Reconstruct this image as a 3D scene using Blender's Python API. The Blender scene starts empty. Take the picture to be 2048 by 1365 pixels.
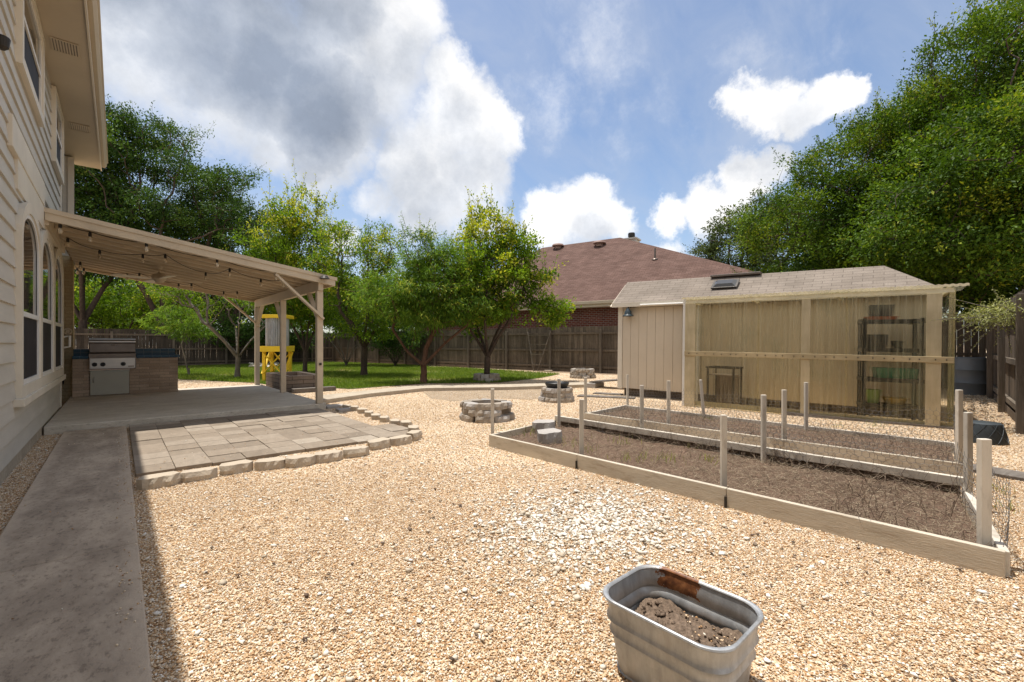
import bpy, math, random
import numpy as np
from mathutils import Vector, Matrix

scn = bpy.context.scene
COL = scn.collection
R = math.radians
rng = np.random.default_rng(7)
random.seed(7)

# ------------------------------------------------------------------ camera frame
# World: +Y runs along the house wall, +X away from it.  The photograph's level horizon and two vanishing
# points give a 16 mm lens turned 40.9 degrees from the wall, 1.25 m above the gravel.
A = R(40.9); F = 910.0; HZ = 687.0; CH = 1.25
DV = np.array([math.sin(A), math.cos(A), 0.0])
RV = np.array([math.cos(A), -math.sin(A), 0.0])

def ground(px, py, z=0.0):
    t = (CH - z) * F / (py - HZ)
    p = DV * t + RV * (px - 1024) / F * t
    return float(p[0]), float(p[1])
def at(px, t):
    p = DV * t + RV * (px - 1024) / F * t
    return float(p[0]), float(p[1])
def zat(py, t): return CH + (HZ - py) * t / F
def depth(x, y): return x * DV[0] + y * DV[1]
def wall_y(px, X):          # Y where the wall plane X is met in column px
    return X / math.tan(math.atan((px - 1024) / F) + A)
def direction(px, py):
    v = DV + RV * (px - 1024) / F + np.array([0, 0, (HZ - py) / F])
    return v / np.linalg.norm(v)

cam_d = bpy.data.cameras.new('camera'); cam = bpy.data.objects.new('camera', cam_d); COL.objects.link(cam)
cam.location = (0, 0, CH); cam.rotation_euler = (R(90), 0, -A)
cam_d.lens = 16.0; cam_d.sensor_width = 36.0; cam_d.shift_y = (HZ - 682.5) / 2048
cam_d.clip_start = 0.05; cam_d.clip_end = 2000
scn.camera = cam

# ------------------------------------------------------------------ materials
class NT:
    def __init__(s, name):
        s.m = bpy.data.materials.new(name); s.m.use_nodes = True
        s.t = s.m.node_tree; s.t.nodes.clear()
        s.out = s.n('ShaderNodeOutputMaterial')
    def n(s, typ, **kw):
        x = s.t.nodes.new(typ)
        for k, v in kw.items():
            if k in x.inputs.keys(): x.inputs[k].default_value = v
            else: setattr(x, k, v)
        return x
    def l(s, a, b): s.t.links.new(a, b)
    def coord(s, which='Object', scale=(1, 1, 1)):
        tc = s.n('ShaderNodeTexCoord'); mp = s.n('ShaderNodeMapping'); mp.inputs['Scale'].default_value = scale
        s.l(tc.outputs[which], mp.inputs['Vector']); return mp.outputs['Vector']
    def noise(s, vec, scale, detail=4, rough=.55, dist=0):
        x = s.n('ShaderNodeTexNoise'); x.inputs['Scale'].default_value = scale; x.inputs['Detail'].default_value = detail
        x.inputs['Roughness'].default_value = rough; x.inputs['Distortion'].default_value = dist
        s.l(vec, x.inputs['Vector']); return x.outputs['Fac']
    def ramp(s, fac, stops, interp='LINEAR'):
        x = s.n('ShaderNodeValToRGB'); e = x.color_ramp; e.interpolation = interp
        while len(e.elements) < len(stops): e.elements.new(.5)
        for el, (p, c) in zip(e.elements, stops):
            el.position = p; el.color = (*c, 1) if not isinstance(c, (int, float)) else (c, c, c, 1)
        s.l(fac, x.inputs['Fac']); return x.outputs['Color']
    def mix(s, fac, a, b, mode='MIX'):
        x = s.n('ShaderNodeMix'); x.data_type = 'RGBA'; x.blend_type = mode
        for src, key in ((fac, 0), (a, 6), (b, 7)):
            if isinstance(src, (int, float)): x.inputs[key].default_value = src
            elif isinstance(src, tuple): x.inputs[key].default_value = (*src, 1)
            else: s.l(src, x.inputs[key])
        return x.outputs[2]
    def math(s, op, a, b=None, c=None, clamp=False):
        x = s.n('ShaderNodeMath'); x.operation = op; x.use_clamp = clamp
        for i, v in enumerate((a, b, c)):
            if v is None: continue
            if isinstance(v, (int, float)): x.inputs[i].default_value = v
            else: s.l(v, x.inputs[i])
        return x.outputs[0]
    def bump(s, h, strength=.3, dist=.01):
        x = s.n('ShaderNodeBump'); x.inputs['Strength'].default_value = strength; x.inputs['Distance'].default_value = dist
        s.l(h, x.inputs['Height']); return x.outputs['Normal']
    def bsdf(s, color, rough=.7, metallic=0., spec=.3, normal=None, link=True):
        b = s.n('ShaderNodeBsdfPrincipled')
        if isinstance(color, tuple): b.inputs['Base Color'].default_value = (*color, 1)
        else: s.l(color, b.inputs['Base Color'])
        if isinstance(rough, (int, float)): b.inputs['Roughness'].default_value = rough
        else: s.l(rough, b.inputs['Roughness'])
        b.inputs['Metallic'].default_value = metallic; b.inputs['Specular IOR Level'].default_value = spec
        if normal is not None: s.l(normal, b.inputs['Normal'])
        if link: s.l(b.outputs[0], s.out.inputs[0])
        return b

def sc(c, k): return tuple(min(1, x * k) for x in c)

def paint(name, c, rough=.6, var=.10, scale=2.5, dirt=.0, dirtc=(.12, .09, .06), bump=.1, bscale=60, stretch=(1, 1, 1), island=0., spec=.3, metallic=0., grain=0.):
    """A worn painted / plain surface: broad tone change, fine grain, blotchy dirt and a fine bump."""
    t = NT(name); v = t.coord(scale=stretch)
    col = t.ramp(t.noise(v, scale, 5), [(.3, sc(c, 1 - var)), (.7, sc(c, 1 + var))])
    fine = t.noise(v, bscale, 3)
    col = t.mix(t.math('MULTIPLY', fine, .5 * var + grain), col, sc(c, .45))
    if island:
        g = t.n('ShaderNodeNewGeometry')
        col = t.mix(1.0, col, t.ramp(g.outputs['Random Per Island'], [(0, 1 - island), (1, 1.0)]), 'MULTIPLY')
    if dirt:
        d = t.ramp(t.noise(v, scale * 2.3, 8, .7), [(.52, 0.), (.72, 1.)])
        col = t.mix(t.math('MULTIPLY', d, dirt), col, dirtc)
    t.bsdf(col, rough, metallic, spec, t.bump(fine, bump, .01))
    return t.m

def wood(name, c1, c2, rough=.85, island=.45, axis=(18, 18, 1.2), bump=.4):
    """Weathered timber; grain runs along the axis with the small scale."""
    t = NT(name); v = t.coord(scale=axis)
    f = t.noise(v, 2.0, 6, .65, .6)
    col = t.ramp(f, [(.28, c1), (.72, c2)])
    g = t.n('ShaderNodeNewGeometry')
    col = t.mix(1.0, col, t.ramp(g.outputs['Random Per Island'], [(0, 1 - island), (1, 1.0)]), 'MULTIPLY')
    big = t.ramp(t.noise(t.coord(), 1.1, 5, .6), [(.35, .62), (.7, 1.0)])
    col = t.mix(1.0, col, big, 'MULTIPLY')
    t.bsdf(col, rough, 0, .2, t.bump(f, bump, .006))
    return t.m

def plane_uv(t, u, v):
    g = t.n('ShaderNodeTexCoord').outputs['Object']; c = t.n('ShaderNodeCombineXYZ')
    for i, w in enumerate((u, v)):
        d = t.n('ShaderNodeVectorMath'); d.operation = 'DOT_PRODUCT'; t.l(g, d.inputs[0]); d.inputs[1].default_value = w
        t.l(d.outputs['Value'], c.inputs[i])
    return c.outputs[0]

def bricks(name, u, v, c1, c2, mortar, bw, bh, ms=.01, rough=.85, bump=.5, var=.35, offset=.5, spec=.2):
    t = NT(name); uv = plane_uv(t, u, v)
    b = t.n('ShaderNodeTexBrick'); t.l(uv, b.inputs['Vector'])
    b.offset = offset
    b.inputs['Color1'].default_value = (*c1, 1); b.inputs['Color2'].default_value = (*c2, 1); b.inputs['Mortar'].default_value = (*mortar, 1)
    b.inputs['Scale'].default_value = 1; b.inputs['Mortar Size'].default_value = ms; b.inputs['Brick Width'].default_value = bw
    b.inputs['Row Height'].default_value = bh; b.inputs['Mortar Smooth'].default_value = .2; b.inputs['Bias'].default_value = 0
    n1 = t.noise(uv, 1.3, 6, .6); n2 = t.noise(uv, 45, 3)
    col = t.mix(1.0, b.outputs['Color'], t.ramp(n1, [(.3, 1 - var), (.7, 1.0)]), 'MULTIPLY')
    col = t.mix(.5, col, t.ramp(n2, [(.3, .55), (.7, 1.0)]), 'MULTIPLY')
    h = t.math('ADD', t.math('MULTIPLY', b.outputs['Fac'], -1.0), t.math('MULTIPLY', n2, .5))
    t.bsdf(col, rough, 0, spec, t.bump(h, bump, .01))
    return t.m

def leafmat(name, dark, mid, light, young, trans=.35, rough=.6):
    t = NT(name)
    a = t.n('ShaderNodeAttribute'); a.attribute_name = 'tint'
    y = t.n('ShaderNodeAttribute'); y.attribute_name = 'young'
    col = t.ramp(a.outputs['Fac'], [(0, dark), (.55, mid), (1, light)])
    col = t.mix(y.outputs['Fac'], col, young)
    b = t.bsdf(col, rough, 0, .22, link=False)
    tr = t.n('ShaderNodeBsdfTranslucent'); t.l(t.mix(1.0, col, (1.0, 1.0, .55), 'MULTIPLY'), tr.inputs['Color'])
    mx = t.n('ShaderNodeMixShader'); mx.inputs[0].default_value = trans
    t.l(b.outputs[0], mx.inputs[1]); t.l(tr.outputs[0], mx.inputs[2]); t.l(mx.outputs[0], t.out.inputs[0])
    return t.m

GRAVEL_STOPS = [(0, (.20, .13, .08)), (.10, (.40, .23, .11)), (.22, (.52, .315, .155)), (.40, (.635, .44, .26)), (.62, (.715, .55, .365)), (.82, (.775, .655, .485)), (.95, (.86, .785, .67)), (1, (.88, .84, .76))]
def gravel_ground():
    t = NT('gravel_bed'); v = t.coord()
    vo = t.n('ShaderNodeTexVoronoi'); vo.inputs['Scale'].default_value = 75; t.l(v, vo.inputs['Vector'])
    sep = t.n('ShaderNodeSeparateColor'); t.l(vo.outputs['Color'], sep.inputs[0])
    col = t.ramp(sep.outputs[0], GRAVEL_STOPS)
    col = t.mix(1.0, col, t.ramp(vo.outputs['Distance'], [(.3, 1.0), (.8, .65)]), 'MULTIPLY')
    big = t.noise(v, .7, 5, .6)
    col = t.mix(t.math('MULTIPLY', t.ramp(big, [(.55, 0.), (.75, 1.)]), (.62)), col, (.40, .27, .165))
    t.bsdf(col, .9, 0, .2, t.bump(t.math('MULTIPLY', vo.outputs['Distance'], -1.0), .8, .012))
    return t.m
def pebble(name, stops, rough=.75):
    t = NT(name); g = t.n('ShaderNodeNewGeometry')
    col = t.ramp(g.outputs['Random Per Island'], stops)
    n = t.noise(t.coord(), 160, 3)
    col = t.mix(.35, col, t.ramp(n, [(.3, .6), (.7, 1.0)]), 'MULTIPLY')
    t.bsdf(col, rough, 0, .3)
    return t.m

def concrete(name, c, stain, amt=.6, sx=(1, 1, 1), edge=None):
    t = NT(name); v = t.coord(scale=sx)
    n1 = t.noise(v, 2.4, 11, .70, .3); n2 = t.noise(v, 9, 6, .7); n3 = t.noise(t.coord(), 120, 3)
    col = t.ramp(n2, [(.3, sc(c, .82)), (.7, sc(c, 1.12))])
    col = t.mix(t.math('MULTIPLY', t.ramp(n1, [(.40, 0.), (.62, 1.)]), amt), col, stain)
    pits = t.ramp(t.noise(v, 34, 5, .75), [(.52, 0.), (.64, 1.)])
    col = t.mix(t.math('MULTIPLY', pits, .5), col, sc(stain, .6))
    if edge:   # worn paler strip along the slab's long sides (object X)
        x = t.n('ShaderNodeSeparateXYZ'); t.l(t.coord(), x.inputs[0])
        e = t.ramp(t.math('ADD', t.math('MULTIPLY', t.math('ABSOLUTE', t.math('SUBTRACT', x.outputs[0], edge[0])), 1 / edge[1]), t.math('MULTIPLY', t.math('SUBTRACT', n2, .5), .3)), [(.70, 0.), (.95, 1.)])
        col = t.mix(t.math('MULTIPLY', e, .6), col, sc(c, 1.15))
    t.bsdf(col, .9, 0, .2, t.bump(t.math('ADD', n3, t.math('MULTIPLY', n2, .7)), .35, .006))
    return t.m

def glass(name, c=(.02, .022, .025), rough=.03, spec=.6):
    t = NT(name); n = t.noise(t.coord(), .8, 2)
    t.bsdf(c, rough, 0, spec, t.bump(n, .06, .02)); return t.m

def fiberglass(name, blur=True):
    """Aged yellowed corrugated sheet: lets light and blurred shapes through, streaked, with blurred green tree reflections painted in."""
    t = NT(name)
    vs = t.coord(scale=(9, 9, .35)); streak = t.noise(vs, 3.0, 5, .7)
    fine = t.noise(t.coord(scale=(75, 75, .4)), 1.0, 3, .75)
    green_refl = t.ramp(t.noise(t.coord(scale=(1, 1, .8)), 1.1, 4, .6), [(.49, 0.), (.64, 1.)])  # green patches painted in to imitate blurred reflections of trees
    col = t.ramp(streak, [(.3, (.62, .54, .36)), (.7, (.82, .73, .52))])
    col = t.mix(t.math('MULTIPLY', green_refl, .5), col, (.11, .16, .05))
    d = t.n('ShaderNodeBsdfDiffuse'); t.l(col, d.inputs[0])
    tl = t.n('ShaderNodeBsdfTranslucent'); t.l(col, tl.inputs[0])
    m1 = t.n('ShaderNodeMixShader'); m1.inputs[0].default_value = .5; t.l(d.outputs[0], m1.inputs[1]); t.l(tl.outputs[0], m1.inputs[2])
    gl = t.n('ShaderNodeBsdfGlossy'); gl.inputs['Roughness'].default_value = .22; gl.inputs[0].default_value = (.8, .8, .7, 1)
    m2 = t.n('ShaderNodeMixShader'); m2.inputs[0].default_value = .07; t.l(m1.outputs[0], m2.inputs[1]); t.l(gl.outputs[0], m2.inputs[2])
    tr = t.n('ShaderNodeBsdfTransparent'); tr.inputs[0].default_value = (.98, .95, .82, 1)
    f = t.math('ADD', t.math('ADD', .15, t.math('MULTIPLY', green_refl, .24)), t.math('MULTIPLY', t.math('SUBTRACT', t.math('ADD', streak, fine), 1.0), .95), clamp=True)
    rf = t.n('ShaderNodeBsdfRefraction'); rf.inputs['Roughness'].default_value = .26; rf.inputs['IOR'].default_value = 1.10; rf.inputs[0].default_value = (1.0, .97, .84, 1)
    mr_ = t.n('ShaderNodeMixShader'); mr_.inputs[0].default_value = .42 if blur else 0.; t.l(tr.outputs[0], mr_.inputs[1]); t.l(rf.outputs[0], mr_.inputs[2])
    m3 = t.n('ShaderNodeMixShader'); t.l(f, m3.inputs[0]); t.l(mr_.outputs[0], m3.inputs[1]); t.l(m2.outputs[0], m3.inputs[2])
    t.l(m3.outputs[0], t.out.inputs[0]); return t.m

def galvanised(name, rust=None):
    t = NT(name); v = t.coord(scale=(3, 3, 1))
    vo = t.n('ShaderNodeTexVoronoi'); vo.inputs['Scale'].default_value = 26; t.l(t.coord(), vo.inputs['Vector'])
    sp = t.n('ShaderNodeSeparateColor'); t.l(vo.outputs['Color'], sp.inputs[0])
    n = t.noise(v, 4, 8, .7)
    col = t.ramp(n, [(.3, (.30, .31, .32)), (.7, (.52, .53, .54))])
    col = t.mix(.25, col, t.ramp(sp.outputs[0], [(0, .55), (1, 1.0)]), 'MULTIPLY')
    run = t.ramp(t.noise(t.coord(scale=(22, 22, 1.2)), 1.0, 5, .7), [(.45, 0.), (.7, 1.)]); col = t.mix(t.math('MULTIPLY', run, .4), col, (.20, .185, .16))
    dust = t.ramp(t.noise(t.coord(), 3, 6, .65), [(.5, 0.), (.75, 1.)])
    col = t.mix(t.math('MULTIPLY', dust, .45), col, (.42, .34, .25))
    met = None
    if rust:
        x = t.n('ShaderNodeSeparateXYZ'); t.l(t.coord(), x.inputs[0])
        wob = t.math('MULTIPLY', t.math('SUBTRACT', t.noise(t.coord(), 26, 5, .7), .5), .12)
        fx = t.math('GREATER_THAN', x.outputs[0], rust[0])
        fy = t.math('LESS_THAN', t.math('ABSOLUTE', t.math('SUBTRACT', t.math('ADD', x.outputs[1], wob), rust[1])), rust[2])
        fz = t.math('GREATER_THAN', t.math('ADD', x.outputs[2], t.math('MULTIPLY', wob, .5)), rust[3])
        f = t.math('MULTIPLY', t.math('MULTIPLY', fx, fy), fz)
        rc = t.ramp(t.noise(t.coord(), 30, 6, .7), [(.3, (.07, .025, .012)), (.5, (.19, .07, .025)), (.64, (.30, .13, .05)), (.78, (.52, .38, .27))])
        col = t.mix(f, col, rc); met = t.math('MULTIPLY', t.math('SUBTRACT', 1.0, f), .55)
    b = t.bsdf(col, .48, .55, .4, t.bump(t.math('ADD', n, t.math('MULTIPLY', t.noise(t.coord(), 7, 2), 1.2)), .06, .006))
    if met is not None: t.l(met, b.inputs['Metallic'])
    return t.m

def soilmat(name, c):
    t = NT(name); v = t.coord()
    n1 = t.noise(v, 3, 6, .65); n2 = t.noise(v, 55, 5, .7)
    col = t.ramp(n2, [(.28, sc(c, .45)), (.5, c), (.75, sc(c, 1.7))])
    col = t.mix(1.0, col, t.ramp(n1, [(.3, .75), (.7, 1.0)]), 'MULTIPLY')
    t.bsdf(col, .95, 0, .1, t.bump(n2, .9, .015)); return t.m

CREAM = (.52, .485, .42)
MAT = dict(
    siding=paint('cream_siding_paint', CREAM, .55, .07, 1.6, .10, (.36, .30, .22), .12, 25, (1, 1, 6)),
    trim=paint('cream_trim_paint', (.66, .60, .50), .5, .07, 2, .15, (.34, .28, .2), .08, 40),
    soffit=paint('tan_soffit_paint', (.52, .44, .33), .6, .05, 1.2, .05),
    beige=paint('beige_porch_paint', (.55, .46, .34), .55, .08, 2.2, .18, (.30, .22, .14), .1, 50),
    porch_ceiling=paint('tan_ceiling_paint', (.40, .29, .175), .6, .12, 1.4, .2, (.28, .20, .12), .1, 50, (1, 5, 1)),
    white=paint('white_paint', (.74, .72, .68), .45, .06, 3, .1),
    glass=glass('window_glass'), screen=paint('dark_window_screen', (.022, .020, .026), .7, .2, 4, bump=.02),
    brick_paint=bricks('painted_brick', (1, 0, 0), (0, 0, 1), (.50, .40, .24), (.46, .36, .21), (.40, .31, .18), .21, .075, .008, .6, .3, .3),
    island=bricks('tan_brick', (1, 0, 0), (0, 0, 1), (.70, .53, .39), (.50, .37, .27), (.44, .36, .28), .36, .066, .006, .85, .6, .35),
    tile=bricks('blue_tile', (1, 0, 0), (0, 0, 1), (.012, .06, .11), (.018, .085, .14), (.12, .16, .18), .15, .15, .004, .3, .1, .2, 0, .25),
    steel=paint('brushed_steel', (.42, .40, .38), .32, .10, 3, .15, (.16, .12, .09), .05, 90, (.4, 9, 9), metallic=.75),
    steel_dark=paint('heat_stained_steel', (.20, .165, .14), .4, .18, 4, .2, (.1, .07, .05), .05, 90, metallic=.6),
    door_steel=paint('painted_steel_door', (.50, .48, .40), .4, .05, 2, .12),
    black=paint('black_plastic', (.018, .018, .018), .45, .2, 3),
    darkmetal=paint('dark_metal', (.04, .035, .03), .5, .3, 5, metallic=.4),
    walk=concrete('weathered_concrete_walk', (.46, .375, .285), (.18, .14, .105), .6, (1, .55, 1), (-.235, .33)),
    slab=concrete('patio_concrete', (.60, .545, .46), (.40, .345, .27), .6, (.5, 1.4, 1)),
    kerb=concrete('path_concrete', (.47, .40, .31), (.30, .25, .19), .5),
    paver=None, gravel=gravel_ground(),
    pebbles=pebble('gravel_pebbles', GRAVEL_STOPS), limestone=pebble('white_limestone', [(0, (.44, .36, .26)), (.3, (.62, .54, .43)), (.65, (.74, .69, .60)), (1, (.83, .80, .74))]),
    soil=soilmat('bed_soil', (.160, .106, .074)), potsoil=soilmat('tub_soil', (.20, .145, .105)), dirt=soilmat('bare_dirt', (.30, .215, .145)), dirtgrey=soilmat('greyish_dirt', (.37, .285, .20)),
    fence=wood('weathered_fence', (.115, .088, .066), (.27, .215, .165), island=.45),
    fence_shade_tone=wood('shade_toned_fence', (.06, .046, .036), (.145, .115, .09), island=.5),  # fence wood again, with the trees' shade put into its colour
    fence_grey=wood('grey_post_wood', (.13, .105, .08), (.27, .225, .18), island=.25),
    bedboard=paint('bed_board_paint', (.52, .455, .36), .65, .14, 1.5, .75, (.24, .18, .12), .3, 24, (1, 1, 5), grain=.12),
    stake=paint('stake_paint', (.58, .525, .44), .65, .18, 5, .7, (.26, .21, .16), .25, 40, (1, 1, .3)),
    greywood=wood('grey_plank', (.16, .135, .115), (.34, .30, .26), island=.25, axis=(14, 1.2, 14)),
    shedwall=paint('shed_paint', (.60, .52, .41), .6, .05, 1.4, .14, (.32, .26, .19), .08, 40, (1, 1, .5)),
    gframe=wood('greenhouse_timber', (.80, .70, .46), (.90, .82, .60), island=.12, axis=(6, 6, 6), bump=.15),
    postwood=wood('pale_post_wood', (.56, .46, .28), (.70, .59, .39), island=.1, axis=(10, 10, 1.5), bump=.15),
    railwood=wood('stained_rail_wood', (.50, .39, .22), (.64, .52, .32), island=.1, axis=(3, 12, 12), bump=.15),
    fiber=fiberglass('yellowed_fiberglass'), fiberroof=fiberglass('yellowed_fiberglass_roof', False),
    lip=paint('dirty_corrugated_lip', (.78, .68, .45), .6, .15, 6, .55, (.16, .11, .06)),
    ringblock=paint('weathered_ring_block', (.33, .28, .225), .92, .25, 5, .55, (.13, .105, .085), .8, 40),
    block=paint('split_face_block', (.46, .385, .295), .9, .16, 4, .35, (.20, .165, .13), .7, 55),
    blockgrey=paint('grey_concrete_block', (.38, .35, .32), .9, .14, 4, .3, (.18, .155, .13), .7, 55),
    planterbrick=bricks('planter_block', (.8, .6, 0), (0, 0, 1), (.30, .24, .19), (.22, .175, .14), (.11, .085, .07), .42, .105, .008, .9, .6, .4),
    yellow=paint('yellow_paint', (.80, .56, .035), .5, .08, 3, .12, (.35, .22, .03)),
    tank=galvanised('tank_zinc'), tub=galvanised('tub_zinc', (.12, .10, .085, .215)),
    bark=wood('tree_bark', (.055, .038, .028), (.15, .11, .085), island=.2, axis=(9, 9, 3)),
    barkred=wood('reddish_bark', (.10, .05, .03), (.22, .125, .08), island=.2, axis=(9, 9, 3)),
    barkgrey=wood('grey_bark', (.13, .11, .09), (.28, .245, .205), island=.2, axis=(9, 9, 3)),
    wire=paint('galvanised_wire', (.20, .19, .18), .5, .2, 5, metallic=.3),
    redbrick=bricks('red_brick', (1, 0, 0), (0, 0, 1), (.23, .065, .04), (.13, .04, .03), (.33, .27, .23), .23, .085, .011, .9, .6, .3),
    bulb=None,
    teal=paint('teal_plastic', (.03, .22, .13), .4), green=paint('lime_plastic', (.22, .36, .08), .4), ochre=paint('ochre_plastic', (.62, .44, .10), .4),
    orange=paint('terracotta_plastic', (.42, .11, .04), .5), barrel=paint('grey_white_barrel', (.15, .165, .18), .45, .1, 2, .2),
    straw=pebble('dry_straw', [(0, (.16, .11, .075)), (.5, (.30, .22, .15)), (1, (.50, .41, .28))]),
    deadstem=pebble('dead_stems', [(0, (.07, .045, .03)), (.6, (.15, .10, .07)), (1, (.36, .28, .19))]),
    blade=leafmat('grass_blade', (.07, .13, .012), (.165, .245, .028), (.27, .34, .05), (.46, .40, .15), .5),
    lawn=None,
)
def shingle(name, c1, c2, gap, vdir):
    return bricks(name, (1, 0, 0), vdir, c1, c2, gap, .30, .12, .006, .95, .5, .3, .5, .1)
def pavermat():
    t = NT('concrete_paver'); g = t.n('ShaderNodeNewGeometry'); v = t.coord(scale=(1.6, .7, 1))
    col = t.ramp(g.outputs['Random Per Island'], [(0, (.23, .185, .14)), (.5, (.285, .23, .175)), (.9, (.325, .27, .212)), (1, (.40, .34, .27))])
    n = t.noise(v, 9, 7, .7); f = t.noise(t.coord(), 140, 3)
    col = t.mix(.6, col, t.ramp(n, [(.3, .6), (.7, 1.0)]), 'MULTIPLY')
    t.bsdf(col, .9, 0, .2, t.bump(f, .5, .004)); return t.m
MAT['paver'] = pavermat()
def bulbmat():
    t = NT('clear_bulb_glass'); b = t.bsdf((.75, .68, .55), .08, 0, .6, link=False); tr = t.n('ShaderNodeBsdfTransparent'); tr.inputs[0].default_value = (.95, .92, .85, 1)
    mx = t.n('ShaderNodeMixShader'); mx.inputs[0].default_value = .45; t.l(tr.outputs[0], mx.inputs[1]); t.l(b.outputs[0], mx.inputs[2]); t.l(mx.outputs[0], t.out.inputs[0]); return t.m
MAT['bulb'] = bulbmat()
def lawnmat():
    t = NT('lawn_soil'); v = t.coord()
    col = t.ramp(t.noise(v, .8, 6, .6), [(.36, (.26, .18, .10)), (.52, (.09, .14, .025)), (.7, (.06, .13, .015))])
    t.bsdf(col, .95, 0, .1); return t.m
MAT['lawn'] = lawnmat()

# ------------------------------------------------------------------ mesh building
class MB:
    def __init__(s): s.v = []; s.f = []
    def add(s, vs, fs):
        o = len(s.v); s.v += [tuple(map(float, p)) for p in vs]; s.f += [tuple(i + o for i in q) for q in fs]; return s
    def box(s, x0, x1, y0, y1, z0, z1):
        return s.add([(x0, y0, z0), (x1, y0, z0), (x1, y1, z0), (x0, y1, z0), (x0, y0, z1), (x1, y0, z1), (x1, y1, z1), (x0, y1, z1)],
                     [(3, 2, 1, 0), (4, 5, 6, 7), (0, 1, 5, 4), (1, 2, 6, 5), (2, 3, 7, 6), (3, 0, 4, 7)])
    def beam(s, p0, p1, w, h, up=(0, 0, 1)):
        p0 = Vector(p0); p1 = Vector(p1); d = (p1 - p0).normalized(); u = Vector(up)
        if abs(d.dot(u)) > .98: u = Vector((0, 1, 0))
        a = d.cross(u).normalized() * w / 2; b = a.cross(d).normalized() * h / 2
        vs = [p + q for p in (p0, p1) for q in (-a - b, a - b, a + b, -a + b)]
        return s.add(vs, [(0, 1, 2, 3), (7, 6, 5, 4), (0, 4, 5, 1), (1, 5, 6, 2), (2, 6, 7, 3), (3, 7, 4, 0)])
    def prism(s, poly, z0, z1):
        n = len(poly); vs = [(x, y, z0) for x, y in poly] + [(x, y, z1) for x, y in poly]
        return s.add(vs, [tuple(range(n - 1, -1, -1)), tuple(range(n, 2 * n))] + [(i, (i + 1) % n, n + (i + 1) % n, n + i) for i in range(n)])
    def xprism(s, poly, a0, a1, axis='y'):
        """Extrude a (u, z) outline along x or y."""
        n = len(poly)
        mk = (lambda u, z, a: (u, a, z)) if axis == 'y' else (lambda u, z, a: (a, u, z))
        vs = [mk(u, z, a0) for u, z in poly] + [mk(u, z, a1) for u, z in poly]
        return s.add(vs, [tuple(range(n)), tuple(range(2 * n - 1, n - 1, -1))] + [(i, n + i, n + (i + 1) % n, (i + 1) % n) for i in range(n)])
    def tube(s, pts, r, k=6):
        pts = [Vector(p) for p in pts]; n = len(pts); rs = r if isinstance(r, (list, tuple)) else [r] * n
        vs = []; ref = None
        for i, p in enumerate(pts):
            d = (pts[min(i + 1, n - 1)] - pts[max(i - 1, 0)]).normalized()
            if ref is None: ref = d.orthogonal().normalized()
            a = (ref - d * ref.dot(d)).normalized(); ref = a; b = d.cross(a)
            vs += [p + (a * math.cos(2 * math.pi * j / k) + b * math.sin(2 * math.pi * j / k)) * rs[i] for j in range(k)]
        fs = [(i * k + j, i * k + (j + 1) % k, (i + 1) * k + (j + 1) % k, (i + 1) * k + j) for i in range(n - 1) for j in range(k)]
        fs += [tuple(range(k - 1, -1, -1)), tuple(range((n - 1) * k, n * k))]
        return s.add(vs, fs)
    def lathe(s, prof, k=24, c=(0, 0, 0)):
        n = len(prof); vs = [(c[0] + r * math.cos(2 * math.pi * j / k), c[1] + r * math.sin(2 * math.pi * j / k), c[2] + z) for r, z in prof for j in range(k)]
        fs = [(i * k + j, i * k + (j + 1) % k, (i + 1) * k + (j + 1) % k, (i + 1) * k + j) for i in range(n - 1) for j in range(k)]
        fs += [tuple(range(k - 1, -1, -1)), tuple(range((n - 1) * k, n * k))]
        return s.add(vs, fs)

def np_mesh(name, V, Fc, attrs=None, smooth=False):
    me = bpy.data.meshes.new(name); V = np.asarray(V, np.float32); Fc = np.asarray(Fc, np.int32); m, k = Fc.shape
    me.vertices.add(len(V)); me.vertices.foreach_set('co', V.ravel())
    me.loops.add(m * k); me.loops.foreach_set('vertex_index', Fc.ravel())
    me.polygons.add(m); me.polygons.foreach_set('loop_start', np.arange(0, m * k, k, dtype=np.int32)); me.polygons.foreach_set('loop_total', np.full(m, k, np.int32))
    if smooth: me.polygons.foreach_set('use_smooth', np.ones(m, bool))
    me.update(calc_edges=True)
    for kx, arr in (attrs or {}).items():
        a = me.attributes.new(kx, 'FLOAT', 'FACE'); a.data.foreach_set('value', np.asarray(arr, np.float32))
    return me

def obj(name, mb, mat, parent=None, smooth=False, bevel=0., label=None, world=False, kind=None):
    if isinstance(mb, MB):
        me = bpy.data.meshes.new(name); me.from_pydata(mb.v, [], mb.f); me.update()
        if smooth:
            for p in me.polygons: p.use_smooth = True
            try: me.set_sharp_from_angle(angle=R(40))
            except Exception: pass
    else: me = mb
    o = bpy.data.objects.new(name, me); COL.objects.link(o)
    if mat is not None:
        me.materials.clear(); me.materials.append(MAT[mat] if isinstance(mat, str) else mat)
    if parent is not None:
        o.parent = parent
        if world: o.location = -Vector(parent.location)      # mesh is written in world coordinates, parent unrotated
    if bevel:
        b = o.modifiers.new('edge', 'BEVEL'); b.width = bevel; b.segments = 2; b.limit_method = 'ANGLE'; b.angle_limit = R(35)
    if label: o['label'] = label
    if kind: o['kind'] = kind
    return o
def thing(name, label, cat, loc=(0, 0, 0), rot=0, group=None):
    o = bpy.data.objects.new(name, None); COL.objects.link(o); o.empty_display_size = .1
    o.location = loc; o.rotation_euler = (0, 0, rot) if isinstance(rot, (int, float)) else rot
    o['label'] = label; o['category'] = cat
    if group: o['group'] = group
    return o
def tag(o, label, cat, group=None):
    o['label'] = label; o['category'] = cat
    if group: o['group'] = group
    return o
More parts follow.
